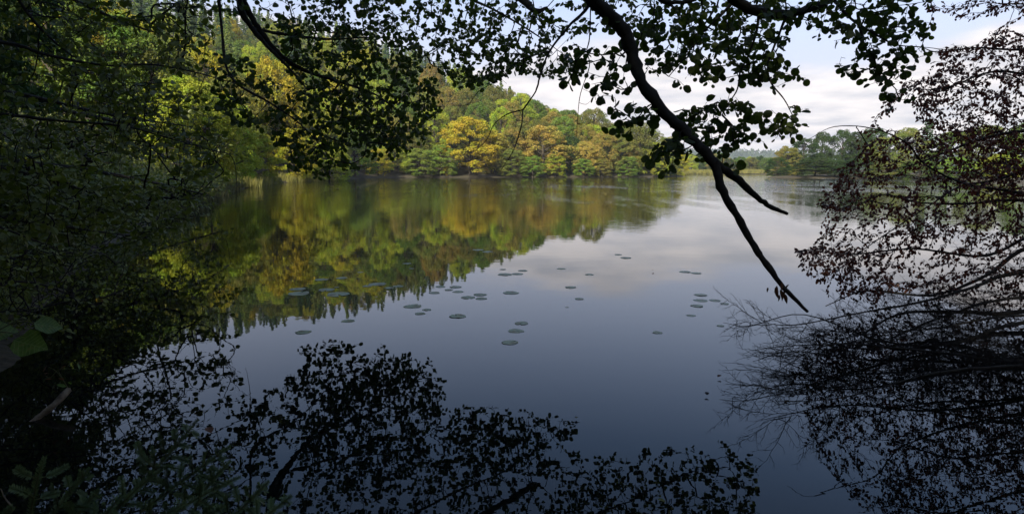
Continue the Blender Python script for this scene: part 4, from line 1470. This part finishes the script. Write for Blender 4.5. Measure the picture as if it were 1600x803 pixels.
def auto_sprig(x0, y0, x1, y1, d0, d1, n=4, L_=0.5, up=True):
    """a flat spruce spray: axis with paired side shoots, in picture directions at real depth"""
    ax = [(x0, y0, d0), ((x0 + x1) / 2 + random.uniform(-6, 6), (y0 + y1) / 2 + random.uniform(-5, 5), (d0 + d1) / 2), (x1, y1, d1)]
    dx, dy = x1 - x0, y1 - y0
    ln = math.hypot(dx, dy)
    ux, uy = dx / ln, dy / ln
    sd = []
    for i_ in range(n):
        q = 0.3 + 0.55 * i_ / max(1, n - 1)
        for sg in (-1, 1):
            l_ = ln * L_ * (1.05 - q) * random.uniform(0.75, 1.15)
            a_ = sg * R(random.uniform(45, 62))
            vx, vy = ux * math.cos(a_) - uy * math.sin(a_), ux * math.sin(a_) + uy * math.cos(a_)
            bx, by, bd = x0 + dx * q, y0 + dy * q, d0 + (d1 - d0) * q
            dd = random.uniform(-0.08, 0.08)
            sd.append([(bx, by, bd), (bx + vx * l_ * .5, by + vy * l_ * .5 - 1, bd + dd * .5), (bx + vx * l_, by + vy * l_ + 2, bd + dd)])
    return ax, sd


sp1 = [([(44, 825, 1.9), (52, 780, 1.9), (60, 745, 1.92), (70, 714, 1.95)],
        [[(60, 747, 1.92), (42, 742, 1.9), (24, 731, 1.88)], [(60, 747, 1.92), (84, 740, 1.95), (106, 728, 1.98)],
         [(54, 778, 1.9), (36, 768, 1.88), (16, 762, 1.86)], [(52, 782, 1.9), (72, 775, 1.93), (92, 770, 1.95)]]),
       auto_sprig(70, 820, 140, 732, 1.95, 2.1, 3, 0.55), auto_sprig(100, 830, 155, 765, 1.9, 2.0, 3, 0.5), auto_sprig(-20, 830, 20, 790, 1.8, 1.8, 2, 0.5)]
g0 = gz(-1.9, 1.15)
sprig_tree('fir_sapling', 'little fir sapling at the bottom left corner with an upright tip shoot',
           [(-1.75, 1.55, gz(-1.75, 1.55) - 0.05), (-1.7, 1.7, 0.25), tuple(at(60, 850, 1.9)), tuple(at(60, 822, 1.9))], sp1, 1.9)
sp2 = [auto_sprig(190, 790, 310, 655, 2.2, 2.35, 5, 0.42), auto_sprig(240, 730, 215, 690, 2.25, 2.3, 2, 0.6), auto_sprig(170, 810, 250, 735, 2.1, 2.2, 3, 0.5),
       auto_sprig(220, 800, 360, 697, 2.2, 2.4, 5, 0.4), auto_sprig(250, 815, 375, 745, 2.1, 2.3, 4, 0.4), auto_sprig(300, 800, 360, 720, 2.2, 2.35, 3, 0.5),
       auto_sprig(330, 830, 420, 752, 2.05, 2.2, 4, 0.45), auto_sprig(130, 830, 190, 775, 2.0, 2.1, 3, 0.5), auto_sprig(380, 840, 455, 775, 2.0, 2.15, 3, 0.5),
       auto_sprig(210, 830, 290, 785, 1.95, 2.0, 3, 0.5), auto_sprig(290, 840, 350, 790, 1.95, 2.0, 3, 0.5)]
sprig_tree('fir_tree', 'young fir with spreading dark boughs along the bottom left edge',
           [(-1.35, 1.45, gz(-1.35, 1.45) - 0.05), (-1.3, 1.7, 0.3), tuple(at(240, 870, 2.0)), tuple(at(240, 800, 2.12))], sp2, 2.1)
m2 = MB()
tube(m2, smooth_path(A3([(20, 792, 2.0), (8, 778, 2.0), (1, 763, 2.0)]), 5), np.linspace(0.003, 0.0015, 11), 6)
tag(link('dry_grass_stem', m2.mesh('dry_grass_stem', 'driftwood')), 'short curved pale dry stem at the left edge of the bottom corner', 'stem')

# ------------------------------------------------------------------ water lily pads
PADS = [
    (747, 390.6, 18, 'left pad of the farthest pair, in the dark hill reflection'), (762, 393.6, 17, 'right pad of the farthest pair, in the dark hill reflection'),
    (636, 412, 14, 'lone pale pad upper middle, above the reflected ridge edge'), (643, 420, 8, 'tiny pad just below the lone pale one'),
    (563, 425.5, 10, 'small pad alone in the dark reflection, above the left pairs'), (502, 437, 21, 'pale oval pad left of its twin, in the dark reflection'),
    (534, 434.6, 18, 'pale oval pad right of its twin, in the dark reflection'), (465, 452, 25, 'upper pad of the leftmost overlapping pair'),
    (467, 458.5, 34, 'lower broad pad of the leftmost overlapping pair'), (510, 453, 26, 'pale pad above the biggest pad'), (528, 460, 37, 'biggest pale pad, at the dark reflection edge'),
    (526, 449, 8, 'tiny pad above the biggest pad'), (590, 444, 28, 'long pale pad where the ridge reflection thins'), (574, 447, 16, 'smaller pad tucked left of the long pale pad'),
    (608, 450, 16, 'left pad of the slanting pair in blue water'), (622, 447.5, 17, 'right pad of the slanting pair in blue water'),
    (688, 448, 17, 'left pad at the top of the five-pad group'), (679, 457.5, 18, 'separate pad below left of the five-pad group'), (711.5, 448.5, 19, 'top right pad of the five-pad group'),
    (701, 453, 13, 'small middle pad of the five-pad group'), (715.6, 456, 18, 'lowest right pad of the five-pad group'),
    (731, 465, 23, 'left pad of the three joined pads'), (750, 460.5, 21, 'top pad of the three joined pads'), (752, 466.5, 18, 'right lower pad of the three joined pads'),
    (645, 478.6, 29, 'wide single pad in open blue water left of centre'), (667, 484, 15, 'upper pad of the small slanting pair'), (656.5, 490, 17, 'lower pad of the small slanting pair'),
    (715, 494, 27, 'round single pad in open blue water at centre'), (544, 501.5, 21, 'single pad right of the reflected spruce tips'), (474, 519, 25, 'single pad among the reflected spruce tips'),
    (786, 421, 10, 'tiny pad above the trio at the cloud edge'), (789, 429, 22, 'left pad of the trio at the cloud edge'), (808, 428.2, 20, 'middle pad of the trio at the cloud edge'), (817, 423, 15, 'upper right pad of the trio at the cloud edge'),
    (798, 457.5, 25, 'single pad below the trio at the cloud edge'), (815, 505, 22, 'top pad of the three in a slanting column'), (806, 517, 26, 'middle pad of the three in a slanting column'),
    (797, 535, 27, 'nearest pad, lowest of the slanting column'), (966, 398, 12, 'upper small pad of the far pair in pale water'), (977.5, 403, 17, 'lower pad of the far pair in pale water'),
    (877, 420, 14, 'small pad on the pink cloud reflection, left one'), (921, 429, 15, 'small pad on the pink cloud reflection, right one'), (891.6, 449, 18, 'pad just under the pink cloud reflection'),
    (905, 467, 14, 'pad a little below and right of the one under the cloud'), (886, 480, 6, 'tiny pad lowest under the cloud reflection'),
    (1070.5, 425, 18, 'left pad of the joined pair in the pale reflection at right'), (1088, 427, 17, 'right pad of the joined pair in the pale reflection at right'),
    (1095, 461, 20, 'top pad of the right-hand raft'), (1095, 469.5, 22, 'middle pad of the right-hand raft'), (1117, 469.5, 18, 'pad right of the middle in the right-hand raft'),
    (1132, 474.6, 14, 'outermost right pad of the right-hand raft'), (1089, 478, 20, 'lowest left pad of the right-hand raft'), (1080, 493, 15, 'loose pad below the right-hand raft'),
    (1027, 519.5, 17, 'ragged pad alone in blue water right of centre'), (1126, 509, 12, 'small pad beside the bare twig tips')]
pad_meshes = []
for q in range(6):
    k = 22
    m2 = MB()
    notch = 0.16
    a_ = np.linspace(notch, 2 * math.pi - notch, k)
    rr = 1 + 0.05 * np.sin(a_ * 3 + q) + rng.normal(0, 0.018 + 0.004 * q, k)
    ring = np.stack([np.cos(a_) * rr, np.sin(a_) * rr * 0.92, 0.006 + 0.02 * np.abs(rng.normal(0, 1, k)) * (rng.uniform(size=k) < .3)], 1)
    mid = ring * [0.55, 0.55, 0] + [0, 0, 0.012]
    ctr = np.array([[0.0, 0, 0.006]])
    v = np.vstack([ctr, mid, ring])
    f3 = np.array([[0, 1 + i_, 2 + i_] for i_ in range(k - 1)])
    f4 = np.array([[1 + i_, 1 + k + i_, 2 + k + i_, 2 + i_] for i_ in range(k - 1)])
    m2.add(v, f3)
    m2.f.append(f4)
    # upturned rim, a few millimetres thick
    low = ring - [0, 0, 0.008]
    m2.add(np.vstack([ring, low]), np.array([[i_, i_ + k, i_ + k + 1, i_ + 1] for i_ in range(k - 1)]))
    pad_meshes.append(m2.mesh('water_lily_pad', 'pad_leaf', False))
PC = np.array([at(a_, b_, 1.0) for a_, b_, _, _ in PADS])
for i_, (px, py, w_, lab) in enumerate(PADS):
    c_ = at(px, py, 1.0)
    d = CAM_H / (CAM_H - c_[2])
    ob = link('water_lily_pad', pad_meshes[i_ % 6])
    r_ = w_ * d / F_PX / 2 * 1.02
    ob.location = (c_[0] * d, d, 0.0012 + (i_ % 4) * 0.0008)
    ob.rotation_euler = (random.uniform(-.006, .006), random.uniform(-.006, .006), random.uniform(0, 6.28))
    ob.scale = (r_, r_, r_)
    ob.color = (1, 1, 1, 1)
    tag(ob, 'floating lily pad: ' + lab, 'lily pad', 'lily pads on the lake')

# loose leaves on the water
for px, py, s_, mat, lab in [(513, 536, .05, 'dead_leaf', 'tiny dark leaf afloat above the reflected treetops left of centre'), (1104, 617, .05, 'twig_bark', 'small dark leaf afloat in empty blue water right of centre'),
                             (900, 657, .035, 'green_stem', 'small pale leaf afloat above the reflected leaves at bottom centre'), (1126, 590, .05, 'dead_leaf', 'small curled leaf afloat left of the bare twigs'),
                             (325, 676, .085, 'dead_leaf', 'russet leaf afloat behind the young fir'), (1027, 785, .04, 'reed_leaf', 'pale yellow leaf afloat at the bottom right of centre'),
                             (1019, 425, .06, 'dead_leaf', 'tiny fallen leaf afloat in the pale reflection left of the joined pads'), (585, 458, .05, 'dead_leaf', 'tiny speck of a leaf afloat below the long pale pad')]:
    c_ = at(px, py, 1.0)
    d = CAM_H / (CAM_H - c_[2])
    m2 = MB()
    v, f = TPL['oval']
    m2.add(v * [1, 1, 1.2], f)
    ob = link('floating_leaf', m2.mesh('floating_leaf', mat, False))
    ob.location = (c_[0] * d, d, 0.02 * s_ / .05 + 0.004)
    ob.rotation_euler = (0.0, 0, random.uniform(0, 6.28))
    ob.scale = (s_, s_, s_)
    tag(ob, lab, 'leaf', 'leaves floating on the lake')

# ------------------------------------------------------------------ air
HAZE = True
if HAZE:
    m_, t, o = new_mat('haze')
    pv = t.nodes.new('ShaderNodeVolumePrincipled')
    pv.inputs['Color'].default_value = (0.80, 0.88, 1.0, 1)
    pv.inputs['Density'].default_value = 0.00021
    pv.inputs['Anisotropy'].default_value = 0.2
    L(t, pv.outputs[0], o.inputs['Volume'])
    x0, x1, y0, y1, z0, z1 = -7000, 7000, -7000, 7000, -4.0, 95.0
    mb = MB()
    mb.add([(x0, y0, z0), (x1, y0, z0), (x1, y1, z0), (x0, y1, z0), (x0, y0, z1), (x1, y0, z1), (x1, y1, z1), (x0, y1, z1)],
           [[0, 3, 2, 1], [4, 5, 6, 7], [0, 1, 5, 4], [1, 2, 6, 5], [2, 3, 7, 6], [3, 0, 4, 7]])
    tag(link('haze', mb.mesh('haze', 'haze', False)), 'thin haze in the air over the lake', None, None, 'stuff')
print('trees', NTREE, 'objects', len(bpy.data.objects), 'conif', nc, 'broad', nb)
